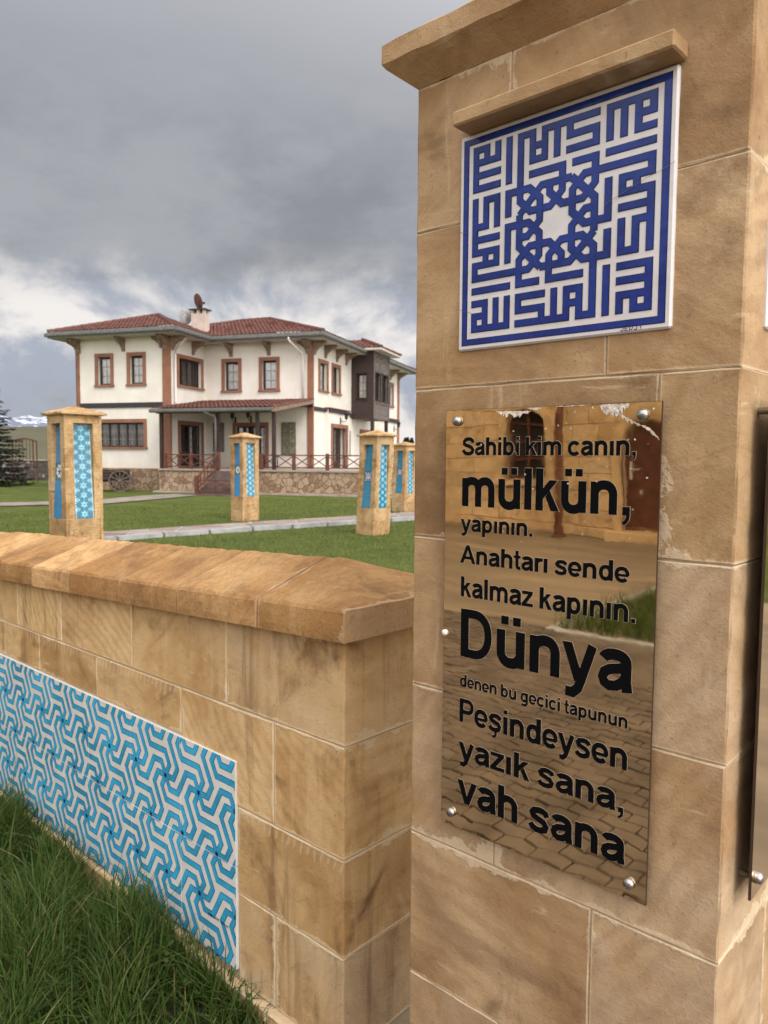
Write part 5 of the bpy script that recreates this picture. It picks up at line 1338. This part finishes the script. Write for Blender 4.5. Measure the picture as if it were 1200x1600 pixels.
# porch timber
def part_box(name, mat, *a, parent=house, c=0.0):
    b = MB(); b.box(*a, c=c); return b.build(name, mat, parent)
for u_ in (0.55, 3.40, 5.32, 6.10): part_box('porch_post', 'dark wood', u_ - .07, u_ + .07, -1.05, -.91, 1.061, 3.50)
part_box('porch_beam', 'rail wood', 0.34, 6.22, -1.10, -.88, 3.50, 3.64); part_box('porch_beam', 'dark wood', 0.34, 6.22, 2.85, 3.0, 4.0, 4.18)
b = MB()
for u_ in [0.36 + .58 * i for i in range(11)]: b.bar((u_, -1.30, 3.63), (u_, 2.95, 4.26), 0.08, 0.10)
b.build('porch_rafters', 'dark wood', house)
b = MB(); b.bar((6.20, -1.36, 3.60), (6.20, 3.02, 4.25), 0.05, 0.20); b.build('barge_board', 'bracket wood', house)
b = MB(); b.grid([(0.4, -1.28, 3.69), (6.15, -1.28, 3.69), (6.15, 2.98, 4.32), (0.4, 2.98, 4.32)], [(0, 1, 2, 3)]); b.build('porch_ceiling', 'bracket wood', house)
# railings: posts and crossed panels
def railing(fr_p, spans, name='railing', z0=1.06, ph=0.66):
    mb = MB()
    root = None; posts = sorted({a for s in spans for a in s})
    for a, b_ in spans:
        for z in (0.62, 0.10): mb.bar(fr_p(a, z0 + z), fr_p(b_, z0 + z), 0.05, 0.05)
        k_ = max(1, round((b_ - a) / 0.85))
        for i in range(k_):
            p, q = a + (b_ - a) * i / k_, a + (b_ - a) * (i + 1) / k_
            P = lambda x, z, o: Vector(fr_p(x, z0 + z)) + Vector((0, o, 0))
            mb.bar(P(p, .12, -.012), P(q, .60, -.012), 0.03, 0.035); mb.bar(P(p, .60, .012), P(q, .12, .012), 0.03, 0.035)
            if i: mb.bar(P(p, .12, 0), P(p, .60, 0), 0.04, 0.04, upv=(1, 0, 0))
    root = mb.build(name, 'rail wood', house)
    for a in posts:
        x, y, _ = fr_p(a, 0); pb = MB(); pb.box(x - .065, x + .065, y - .065, y + .065, z0 - .0, z0 + ph + .04, c=0.012); pb.build('post', 'rail wood', root)
railing(lambda a, z: (a, -.98, z), [(0.72, 2.05), (2.05, 3.24)]); railing(lambda a, z: (a, -.98, z), [(5.5, 7.02), (7.02, 8.55), (8.55, 10.1), (10.1, 11.7), (11.7, 13.4)])
b = MB()
for y_ in (0.6, 2.2): b.box(13.3, 13.4, y_, y_ + .1, 1.06, 1.8)
b.bar((13.35, -1, 1.72), (13.35, 17, 1.72), .06, .06); b.build('railing', 'rail wood', house)
# stairs towards the lawn
st = MB(); n = 6
for i in range(n):
    y0 = -1.06 - (n - i) * 0.29; st.box(3.45, 5.30, y0, -1.062, 0.0 + i * 0.165, 0.165 * (i + 1) - .002, c=0.006)
st.box(3.0, 5.8, -3.15, -2.86, -0.1, 0.05)
sto = st.build('stairs', 'stair stone', house)
b = MB()
for u_ in (3.45, 5.30):
    b.bar((u_, -1.06, 1.72), (u_, -2.80, 0.72), .06, .06); b.bar((u_, -1.06, 1.20), (u_, -2.80, 0.22), .05, .05)
    for k in range(1, 6): y_ = -1.06 - 1.74 * k / 6; z_ = 1.72 - k / 6; b.bar((u_, y_, z_ - .5), (u_, y_, z_), .03, .03, upv=(1, 0, 0))
    b.box(u_ - .075, u_ + .075, -2.88, -2.73, 0.0, 0.82, c=.01); b.box(u_ - .075, u_ + .075, -1.12, -.97, 1.0, 1.82, c=.01)
b.bar((3.5, -2.80, .62), (5.25, -2.80, .62), .05, .05); b.bar((3.5, -2.80, .14), (5.25, -2.80, .14), .05, .05); b.bar((3.5, -2.79, .16), (4.3, -2.79, .6), .03, .03); b.bar((3.5, -2.81, .6), (4.3, -2.81, .16), .03, .03); b.bar((4.33, -2.8, .14), (4.33, -2.8, .62), .05, .05, upv=(1, 0, 0)); b.bar((4.36, -2.79, .16), (5.2, -2.79, .6), .03, .03); b.bar((4.36, -2.81, .6), (5.2, -2.81, .16), .03, .03)
b.build('stair_railing', 'rail wood', sto)
# wall ornaments: old panelled door leaf, shutter, lanterns
def panel_leaf(fr, x0, x1, z0, z1, mat, name):
    b = MB(); b.box(x0, x1, 0.004, 0.05, z0, z1, fr=fr, c=.01); n = 3
    for i in range(2):
        for j in range(n):
            a0 = x0 + .06 + (x1 - x0 - .06) * i / 2; a1 = x0 + (x1 - x0 - .06) * (i + 1) / 2; q0 = z0 + .06 + (z1 - z0 - .06) * j / n; q1 = z0 + (z1 - z0 - .06) * (j + 1) / n
            b.box(a0, a1, 0.051, 0.075, q0, q1, fr=fr, c=.02)
    b.build(name, mat, house)
panel_leaf(FC, 4.53, 5.29, 1.67, 3.28, 'old door', 'ornamental_door_leaf'); panel_leaf(FC, 0.80, 1.42, 1.84, 3.28, 'grey shutter', 'shutter'); panel_leaf(FD, 7.62, 8.15, 1.67, 3.05, 'grey shutter', 'shutter')
def lantern(fr, a, z, d=0.002):
    b = MB(); P = lambda x, y, z_: fr(x, y, z_)
    b.box(a - .04, a + .04, d, d + .03, z - .25, z + .1, fr=P)
    b.tube([P(a, d + .02, z - .05), P(a, d + .18, z - .12), P(a, d + .32, z - .08), P(a, d + .33, z)], 0.016, 6)
    c = Vector(P(a, d + .33, z)); b.lathe([(.03, 0), (.09, .03), (.075, .05), (.11, .27), (.15, .29), (.06, .37), (.02, .43), (.001, .44)], c, 'z', 8); b.build('lantern', 'black iron', house)
lantern(FC, 2.05, 3.45); lantern(FC, 2.9, 3.5); lantern(FD, 6.2, 3.55, 0.2); lantern(FD, 16.2, 3.55)
# timber bay on the right side
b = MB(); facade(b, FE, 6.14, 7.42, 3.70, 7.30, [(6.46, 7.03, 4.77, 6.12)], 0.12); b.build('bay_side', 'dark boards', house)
b = MB(); facade(b, FF, 8.34, 11.0, 3.70, 7.30, [(8.58, 9.50, 4.72, 6.20), (9.80, 10.78, 4.72, 6.20)], 0.12); b.face([(7.42, 11.0, 3.7), (6.14, 11.0, 3.7), (6.14, 11.0, 7.3), (7.42, 11.0, 7.3)]); b.face([(6.14, 8.34, 3.7), (7.42, 8.34, 3.7), (7.42, 11, 3.7), (6.14, 11, 3.7)]); b.face([(6.14, 7.9, 7.38), (7.95, 7.9, 7.38), (7.95, 11.5, 7.38), (6.14, 11.5, 7.38)]); b.build('bay_front', 'weathered boards', house)
window(FE, 6.42, 7.07, 4.73, 6.16, trim=.05, sash=1, cols=2, rows=3, curtain=1.0, tm='dark wood'); window(FF, 8.54, 9.54, 4.68, 6.24, trim=.06, sash=2, curtain=0.0, grid=False, tm='dark wood'); window(FF, 9.76, 10.82, 4.68, 6.24, trim=.06, sash=2, curtain=0.0, grid=False, tm='dark wood')
b = MB(); b.box(8.30, 11.04, 0.002, 0.05, 4.55, 4.66, fr=FF); b.box(8.30, 8.42, 0.002, 0.04, 3.7, 7.28, fr=FF); b.box(10.92, 11.04, 0.002, 0.04, 3.7, 7.28, fr=FF); b.build('bay_trim', 'weathered boards', house)
for v_ in (8.45, 10.9): part_box('bay_post', 'dark wood', 7.24, 7.40, v_ - .1, v_ + .1, 1.06, 3.70)
b = MB(); b.box(6.0, 7.97, 7.88, 11.56, 7.30, 7.40); b.build('bay_soffit', 'soffit board', house)
# chimney and dishes
ch = MB(); ch.box(-.55, .22, 3.3, 3.75, 7.4, 8.72); chimney = ch.build('chimney', 'render cream', house)
for q in ((-.55, -.42), (-.24, -.09), (.09, .22)):
    for y_ in (3.3, 3.6): ch = MB(); ch.box(q[0], q[1], y_, y_ + .15, 8.72, 8.90); ch.build('vent_pier', 'render cream', chimney)
ch = MB(); ch.box(-.63, .30, 3.2, 3.85, 8.90, 8.96); ch.build('chimney_slab', 'dark band', chimney)
def dish(c, r, nrm, mat, foot):
    c = Vector(c); nrm = Vector(nrm).normalized(); a = nrm.cross(Vector((0, 0, 1))).normalized(); u = a.cross(nrm); b = MB(); vs = []; fs = []; n = 24
    for i, rr in enumerate((0.02, .35, .7, 1.0)):
        for j in range(n): th = 2 * math.pi * j / n; vs.append(c + (a * math.cos(th) * 0.9 + u * math.sin(th)) * rr * r + nrm * (0.16 * r * rr * rr))
    fs = [(i * n + j, i * n + (j + 1) % n, (i + 1) * n + (j + 1) % n, (i + 1) * n + j) for i in range(3) for j in range(n)]; b.grid(vs, fs); o = b.build('satellite_dish', mat, house)
    b = MB(); b.tube([foot, c - nrm * .06], .03, 6); b.tube([c - u * r * .9, c + nrm * r * .9 - u * .3 * r], .015, 5); b.box(*sum(([q - .05, q + .05] for q in (c + nrm * r * .9 - u * .3 * r)), [])); b.build('dish_arm', 'dark steel', o)
dish((-.25, 3.4, 9.32), .40, (0.5, 1, .35), 'red dish', (-.2, 3.5, 8.96)); dish((-.90, 3.4, 8.62), .42, (-1, .55, .25), 'grey dish', (-.68, 3.4, 8.5))
an = MB()
for k in range(3): an.tube([(.5 + .12 * k, 4.4, 8.0), (.48 + .14 * k, 4.4, 8.9 - .1 * k)], .006, 4)
an.build('aerial', 'dark steel', house)

# ------------------------------------------------------------------ old cart in front of the house
def hp(u_, v_, z_=0): cs, sn = math.cos(HR), math.sin(HR); return (HO[0] + u_ * cs - v_ * sn, HO[1] + u_ * sn + v_ * cs, z_)
cart = empty('wooden_cart', hp(-1.75, -1.3), HR + R(35), 'old dark wooden cart with spoked wheels before the house plinth', 'cart')
b = MB()
for s_ in (-1, 1):
    for k in range(3): b.bar((-1.5, s_ * (.48 + .05 * k), .66 + .13 * k), (.65, s_ * (.48 + .05 * k), .66 + .13 * k), .03, .12)
for x_ in (-1.5, .65):
    for k in range(3): b.bar((x_, -.5 - .05 * k, .66 + .13 * k), (x_, .5 + .05 * k, .66 + .13 * k), .03, .12)
b.box(-1.5, .65, -.5, .5, .54, .59); b.bar((-2.6, .1, .45), (-1.4, .1, .56), .07, .07); b.box(-1.4, .5, -.3, -.22, .44, .54); b.box(-1.4, .5, .22, .3, .44, .54)
b.build('cart_body', 'cart wood', cart)
def wheel(x_, y_, r):
    b = MB(); n = 28
    for (ri, ro, w_) in ((r - .05, r, .03),):
        vs = []
        for j in range(n):
            th = 2 * math.pi * j / n
            for rr, yy in ((ri, -w_), (ro, -w_), (ro, w_), (ri, w_)): vs.append((x_ + rr * math.cos(th), y_ + yy, r + rr * math.sin(th)))
        b.grid(vs, [(j * 4 + k, j * 4 + (k + 1) % 4, ((j + 1) % n) * 4 + (k + 1) % 4, ((j + 1) % n) * 4 + k) for j in range(n) for k in range(4)])
    for j in range(12): th = 2 * math.pi * j / 12; b.bar((x_, y_, r), (x_ + (r - .04) * math.cos(th), y_, r + (r - .04) * math.sin(th)), .035, .03, upv=(0, 1, 0))
    b.lathe([(.001, -.1), (.06, -.1), (.08, 0), (.06, .1), (.001, .1)], (x_, y_, r), 'y', 12); b.build('wheel', 'wheel wood', cart)
for y_ in (-.66, .66): wheel(.25, y_, .48); wheel(-1.15, y_, .40)
b = MB(); b.tube([(.25, -.7, .48), (.25, .7, .48)], .035, 8); b.tube([(-1.15, -.7, .40), (-1.15, .7, .40)], .035, 8); b.build('axle', 'cart wood', cart)

# ------------------------------------------------------------------ left background: spruce, rubble wall, iron arch, hills
def at_px(u, depth, z=0.0):
    """ground point under a pixel column of the 1200 px photograph at a forward distance"""
    d_ = RX * ((u - 600) / 1178.66) + FW; P = d_ * (depth / 1.0); return (P.x, P.y, z)
def spruce(loc, H, rad, label):
    root = empty('spruce_tree', loc, 0, label, 'tree'); b = MB(); b.tube([(0, 0, 0), (0.03, 0, H * .5), (0, 0, H)], .16, 8, r2=.015); b.build('trunk', 'bark', root)
    P = []; 
    rr = random.Random(5); V = []; F = []; C = []
    def card(p, d, up, l, w_):
        d = d.normalized(); s = d.cross(up).normalized() * w_; i = len(V); c = rr.random()
        V.extend([p - s * .5, p + d * l * .5 - s, p + d * l, p + d * l * .5 + s]); F.append((i, i + 1, i + 2, i + 3)); C.extend([(c, rr.random(), 0, 1)] * 4)
    nb = 230
    for i in range(nb):
        t_ = (i + rr.random()) / nb; z = .25 + (H - .3) * t_; L = rad * (1 - t_) ** .85 * rr.uniform(.7, 1.12) + .08; az = i * 2.399 + rr.uniform(-.3, .3)
        dr = Vector((math.cos(az), math.sin(az), 0)); n_ = max(4, int(L / .07))
        for k in range(n_):
            s = (k + .5) / n_; p = Vector((0, 0, z)) + dr * L * s + Vector((0, 0, -.28 * L * s + .20 * L * s * s))
            for sd in (-1, 1):
                side = Vector((-dr.y, dr.x, 0)) * sd
                for q in range(2): card(p + Vector((rr.uniform(-.03, .03), rr.uniform(-.03, .03), rr.uniform(-.03, .02))), (dr * rr.uniform(.5, 1) + side * rr.uniform(.3, 1.1) + Vector((0, 0, rr.uniform(-.5, .15)))), Vector((rr.uniform(-.4, .4), rr.uniform(-.4, .4), 1)), .26 * (1 - .4 * s) + .10, .045)
            card(p, dr + Vector((0, 0, rr.uniform(-.2, .3))), Vector((0, 0, 1)), .25, .03)
    me = bpy.data.meshes.new('foliage'); me.from_pydata([tuple(v) for v in V], [], F); at = me.attributes.new('rnd', 'FLOAT_COLOR', 'POINT'); at.data.foreach_set('color', np.array(C, np.float32).ravel()); me.materials.append(M['spruce needle'])
    o = bpy.data.objects.new('foliage', me); COL.objects.link(o); o.parent = root
spruce(at_px(-30, 39.5), 6.9, 2.6, 'dark spruce tree cut by the left edge of the picture')
def crown_tree(loc, H, rad, label, seed, name='far_tree'):
    root = empty(name, loc, 0, label, 'tree', 'trees far beyond the house'); b = MB(); b.tube([(0, 0, 0), (.1, 0, H * .6)], .25, 7, r2=.1); b.build('trunk', 'bark', root); rr = random.Random(seed); V, F, C = [], [], []
    for i in range(1500):
        th = rr.uniform(0, 6.28); ph = rr.uniform(-1, 1); q = rr.random() ** .4; r3 = rad * q * (0.8 + .25 * math.sin(th * 3 + seed) + .2 * math.sin(ph * 7))
        p = Vector((r3 * math.cos(th) * math.sqrt(1 - ph * ph), r3 * math.sin(th) * math.sqrt(1 - ph * ph), H * .62 + H * .38 * q * ph)); s = rr.uniform(.2, .45); a = Vector((rr.gauss(0, 1), rr.gauss(0, 1), rr.gauss(0, 1))).normalized(); u_ = a.orthogonal().normalized(); i0 = len(V); c = rr.random()
        V.extend([p + u_ * s, p + a.cross(u_) * s * .6, p - u_ * s, p - a.cross(u_) * s * .6]); F.append((i0, i0 + 1, i0 + 2, i0 + 3)); C.extend([(c, .3, 0, 1)] * 4)
    me = bpy.data.meshes.new('crown'); me.from_pydata([tuple(v) for v in V], [], F); at = me.attributes.new('rnd', 'FLOAT_COLOR', 'POINT'); at.data.foreach_set('color', np.array(C, np.float32).ravel()); me.materials.append(M['leaf dark']); o = bpy.data.objects.new('crown', me); COL.objects.link(o); o.parent = root
crown_tree(at_px(634.5, 210), 7.6, 1.35, 'left one of two tiny dark trees above the farthest garden pillar', 3); crown_tree(at_px(642, 212), 7.4, .85, 'right one of two tiny dark trees above the farthest garden pillar', 4)
rw = empty('rubble_wall', (0, 0, 0), 0, 'low dark rubble stone wall at the far left behind the iron arch', 'wall')
b = MB(); p0, p1 = Vector(at_px(-160, 47)), Vector(at_px(130, 50)); b.bar(p0 + Vector((0, 0, .62)), p1 + Vector((0, 0, .62)), .5, 1.3); b.build('masonry', 'dark rubble', rw)
b = MB(); b.bar(p0 + Vector((0, 0, 1.31)), p1 + Vector((0, 0, 1.31)), .6, .08); b.build('wall_top', 'floor slab', rw)
ga = empty('iron_arch', at_px(41, 44.0), math.atan2(RX.y, RX.x) + .1, 'tall brown iron lattice arch standing on the far left lawn', 'arch')
b = MB()
for x_ in (-.68, .68): b.tube([(x_, 0, 0), (x_, 0, 2.45)], .035, 6)
b.tube([(-.68 + 1.36 * i / 10, 0, 2.42 + .16 * math.sin(math.pi * i / 10)) for i in range(11)], .05, 6)
b.build('arch_frame', 'rail wood', ga); b = MB()
for i in range(1, 7): b.tube([(-.68 + 1.36 * i / 7, 0, 0.9), (-.68 + 1.36 * i / 7, 0, 2.5)], .018, 5)
b.bar((-.68, 0, .9), (.68, 0, .9), .04, .05); b.bar((.45, 0, 0), (.45, 0, 2.5), .03, .03, upv=(1, 0, 0)); b.build('lattice', 'rail wood', ga)
sh = empty('dry_shrub', at_px(38, 42.5), 0, 'bare pale twiggy shrub leaning below the iron arch', 'shrub'); b = MB(); rs = random.Random(8)
for i in range(26):
    a = rs.uniform(0, 6.28); q = Vector((rs.uniform(-.2, .2), rs.uniform(-.2, .2), 0)); d_ = Vector((math.cos(a) * .5 + .35, math.sin(a) * .4, 1.0)); L = rs.uniform(.5, 1.5)
    b.tube([q, q + d_ * L * .5 + Vector((rs.uniform(-.1, .1), 0, 0)), q + d_ * L], .022, 5, r2=.006)
b.build('twigs', 'dry twig', sh)
# far fence rails on the lawn, as in the photo behind the arch
def hill_mesh():
    az0 = math.atan2(FW.x, FW.y); V, F = [], []; na, nr_ = 150, 26
    for i in range(nr_ + 1):
        r = 75 * (900 / 75) ** (i / nr_)
        for j in range(na + 1):
            px_ = -2600 + 3300 * j / na; a = az0 + math.atan((px_ - 600) / 1178.66)
            k_ = min(1.0, max(0.0, (560 - px_) / 420)); k_ = k_ * k_ * (3 - 2 * k_)
            s = min(1, max(0, (r - 75) / 560)); h = 23.0 * (s * s * (3 - 2 * s)) * k_ * (1 - .05 * math.sin(px_ * .012)) + 1.2 * math.sin(px_ * .03 + r * .02) * s * k_ - .4
            if px_ < 200: h *= 1 + (200 - px_) * .00005
            V.append((r * math.sin(a), r * math.cos(a), h))
    for i in range(nr_):
        for j in range(na): F.append((i * (na + 1) + j, (i + 1) * (na + 1) + j, (i + 1) * (na + 1) + j + 1, i * (na + 1) + j + 1))
    b = MB(); b.grid(V, F); b.build('hills', 'hill grass', None, smooth=True, kind='structure')
    V, F = [], []; na, nr_ = 170, 14; rs = random.Random(3); ph = [rs.uniform(0, 6.28) for _ in range(8)]
    for i in range(nr_ + 1):
        for j in range(na + 1):
            px_ = -2600 + 2900 * j / na; a = az0 + math.atan((px_ - 600) / 1178.66); r = 5200 + 170 * i
            s = i / nr_; prof = math.sin(s * math.pi * .62) / math.sin(math.pi * .62) if s < .81 else 1 - (s - .81) * 1.5
            H = 335 + 26 * math.sin(px_ * .021 + ph[0]) + 18 * math.sin(px_ * .052 + ph[1]) + 9 * math.sin(px_ * .13 + ph[2]) + 60 * math.sin(px_ * .004 + ph[3])
            H *= min(1, max(0, (420 - px_) / 200))
            V.append((r * math.sin(a), r * math.cos(a), max(-5, H * prof + 16 * math.sin(j * .7 + i * 1.3 + ph[4]) * s + 10 * math.sin(j * 1.9 - i * .9) * s)))
    for i in range(nr_):
        for j in range(na): F.append((i * (na + 1) + j, (i + 1) * (na + 1) + j, (i + 1) * (na + 1) + j + 1, i * (na + 1) + j + 1))
    b = MB(); b.grid(V, F); b.build('mountains', 'snow mountain', None, smooth=True, kind='structure')
hill_mesh()

# ------------------------------------------------------------------ stone building behind the camera (mirrored in the plaque)
YB = -12.42
sb = empty('stone_building', (-6.0, YB, 0), 0, 'sandstone building with brown arched door and window, mirrored in the bronze plaque', 'building')
FS = Fr((6.0, 0, 0), (1, 0, 0), (0, 1, 0))
b = Blocks(); rowh = 0.36; zb_ = 0.20; rs = random.Random(9)
W0, W1, WZ0, WZ1, WZA = -9.68, -8.58, 1.12, 2.42, 2.72; D0, D1, DZ1, DZA = -6.8, -5.62, 1.95, 2.48
BX0, BX1, BH = -26.0, 12.0, 5.2
for r in range(14):
    z0, z1 = zb_ + r * rowh, zb_ + (r + 1) * rowh; x = BX0 + (r % 2) * .3
    while x < BX1:
        x1 = min(BX1, x + rs.uniform(.5, .95))
        segs = [(x, x1)]
        for (h0, h1, hz0, hz1) in ((W0, W1, WZ0, WZA - .12), (D0, D1, 0, DZA - .12)):
            if z1 > hz0 + .05 and z0 < hz1:
                ns = []
                for a, c in segs:
                    if c <= h0 or a >= h1: ns.append((a, c))
                    else:
                        if a < h0: ns.append((a, h0))
                        if c > h1: ns.append((h1, c))
                segs = ns
        for a, c in segs:
            if c - a > .06: b.block(lambda a_, z, o: (a_ + 6.0, o, z), a, c, z0, z1, 0.25, n=2, k=2, gap=.004, c=.008)
        x = x1
b.build('wall', 'facade block', sb)
b = MB(); b.box(BX0 + 6, W0 + 6, -8, -.05, 0, BH); b.box(W1 + 6, D0 + 6, -8, -.05, 0, BH); b.box(D1 + 6, BX1 + 6, -8, -.05, 0, BH); b.box(W0 + 6, W1 + 6, -8, -.3, 0, BH); b.box(D0 + 6, D1 + 6, -8, -.3, 0, BH); b.build('wall_core', 'mortar', sb)
b = Blocks(); b.box(BX0 + 6, D0 + 5.9, -.05, .10, 0, .19, c=.01); b.box(D1 + 6.1, BX1 + 6, -.05, .10, 0, .19, c=.01); b.box(D0 + 5.9, D1 + 6.1, -.3, .55, 0, .2, c=.01); b.box(BX0 + 5.8, BX1 + 6.2, -.2, .3, BH, BH + .25); b.pad(len(b.v)); b.build('plinth', 'facade block', sb)
def arch_prism(mb, x0, x1, z0, zs, za, y0, y1, n=14, m=0):
    pts = [(x0, z0), (x1, z0), (x1, zs)] + [((x0 + x1) / 2 + (x1 - x0) / 2 * math.cos(math.pi * i / n), zs + (za - zs) * math.sin(math.pi * i / n)) for i in range(1, n)] + [(x0, zs)]
    k_ = len(pts); vs = [(x, y, z) for y in (y0, y1) for x, z in pts]; mb.grid(vs, [tuple(range(k_)), tuple(range(k_, 2 * k_))] + [(i, (i + 1) % k_, k_ + (i + 1) % k_, k_ + i) for i in range(k_)], m)
def arch_ring(mb, x0, x1, z0, zs, za, w_, y0, y1, n=18):
    def ptsf(e): return [(x1 + e, z0), (x1 + e, zs)] + [((x0 + x1) / 2 + ((x1 - x0) / 2 + e) * math.cos(math.pi * i / n), zs + (za - zs + e) * math.sin(math.pi * i / n)) for i in range(1, n)] + [(x0 - e, zs), (x0 - e, z0)]
    i_, o_ = ptsf(0), ptsf(w_)
    for a in range(len(i_) - 1):
        vs = [(p[0], y, p[1]) for y in (y0, y1) for p in (i_[a], i_[a + 1], o_[a + 1], o_[a])]
        mb.grid(vs, [(0, 1, 2, 3)[::-1], (4, 5, 6, 7), (0, 1, 5, 4), (1, 2, 6, 5), (2, 3, 7, 6), (3, 0, 4, 7)])
b = MB(); arch_ring(b, W0 + 6, W1 + 6, WZ0 - .02, WZ1, WZA, .16, -.1, .04); b.box(W0 + 5.8, W1 + 6.2, -.1, .09, WZ0 - .14, WZ0 - .02); b.build('window_surround', 'facade stone', sb)
b = MB(); arch_prism(b, W0 + 6, W1 + 6, WZ0, WZ1, WZA, -.30, -.22); wi = b.build('window', 'room dark', sb)
b = MB()
for x_ in (W0 + 6.03, (W0 + W1) / 2 + 6, W1 + 5.97): b.box(x_ - .035, x_ + .035, -.22, -.16, WZ0, WZ1 + (.25 if abs(x_ - (W0 + W1) / 2 - 6) < .1 else 0))
for z_ in (WZ0 + .04, 1.55, 1.98, WZ1 - .02): b.box(W0 + 6.07, W1 + 5.93, -.215, -.165, z_ - .025, z_ + .025)
b.build('window_frame', 'rail wood', wi)
b = MB(); arch_ring(b, D0 + 6, D1 + 6, .2, DZ1, DZA, .17, -.1, .045); b.build('door_surround', 'facade stone', sb)
b = MB(); arch_prism(b, D0 + 6, D1 + 6, .2, DZ1, DZA, -.29, -.2); do = b.build('door', 'rail wood', sb)
b = MB(); b.box(D0 + 6.09, D0 + 6.13, -.2, -.17, 1.2, 1.55); b.bar((D0 + 6.11, -.16, 1.42), (D0 + 6.26, -.16, 1.42), .02, .02); b.box(D0 + 6.29, D0 + 6.33, -.2, -.185, .9, 1.0); b.build('handle', 'white pipe', do)
po = empty('drainpipe_post', (-7.78, -11.6, 0), 0, 'brown steel post before the stone building, mirrored in the plaque', 'post')
b = MB(); b.tube([(0, 0, 0), (0, 0, 2.55), (-.1, -.25, 2.8), (-.1, -.7, 2.95)], .085, 10); b.lathe([(.16, 0), (.16, .03), (.09, .05)], (0, 0, 0.0)); b.build('pipe', 'rail wood', po)
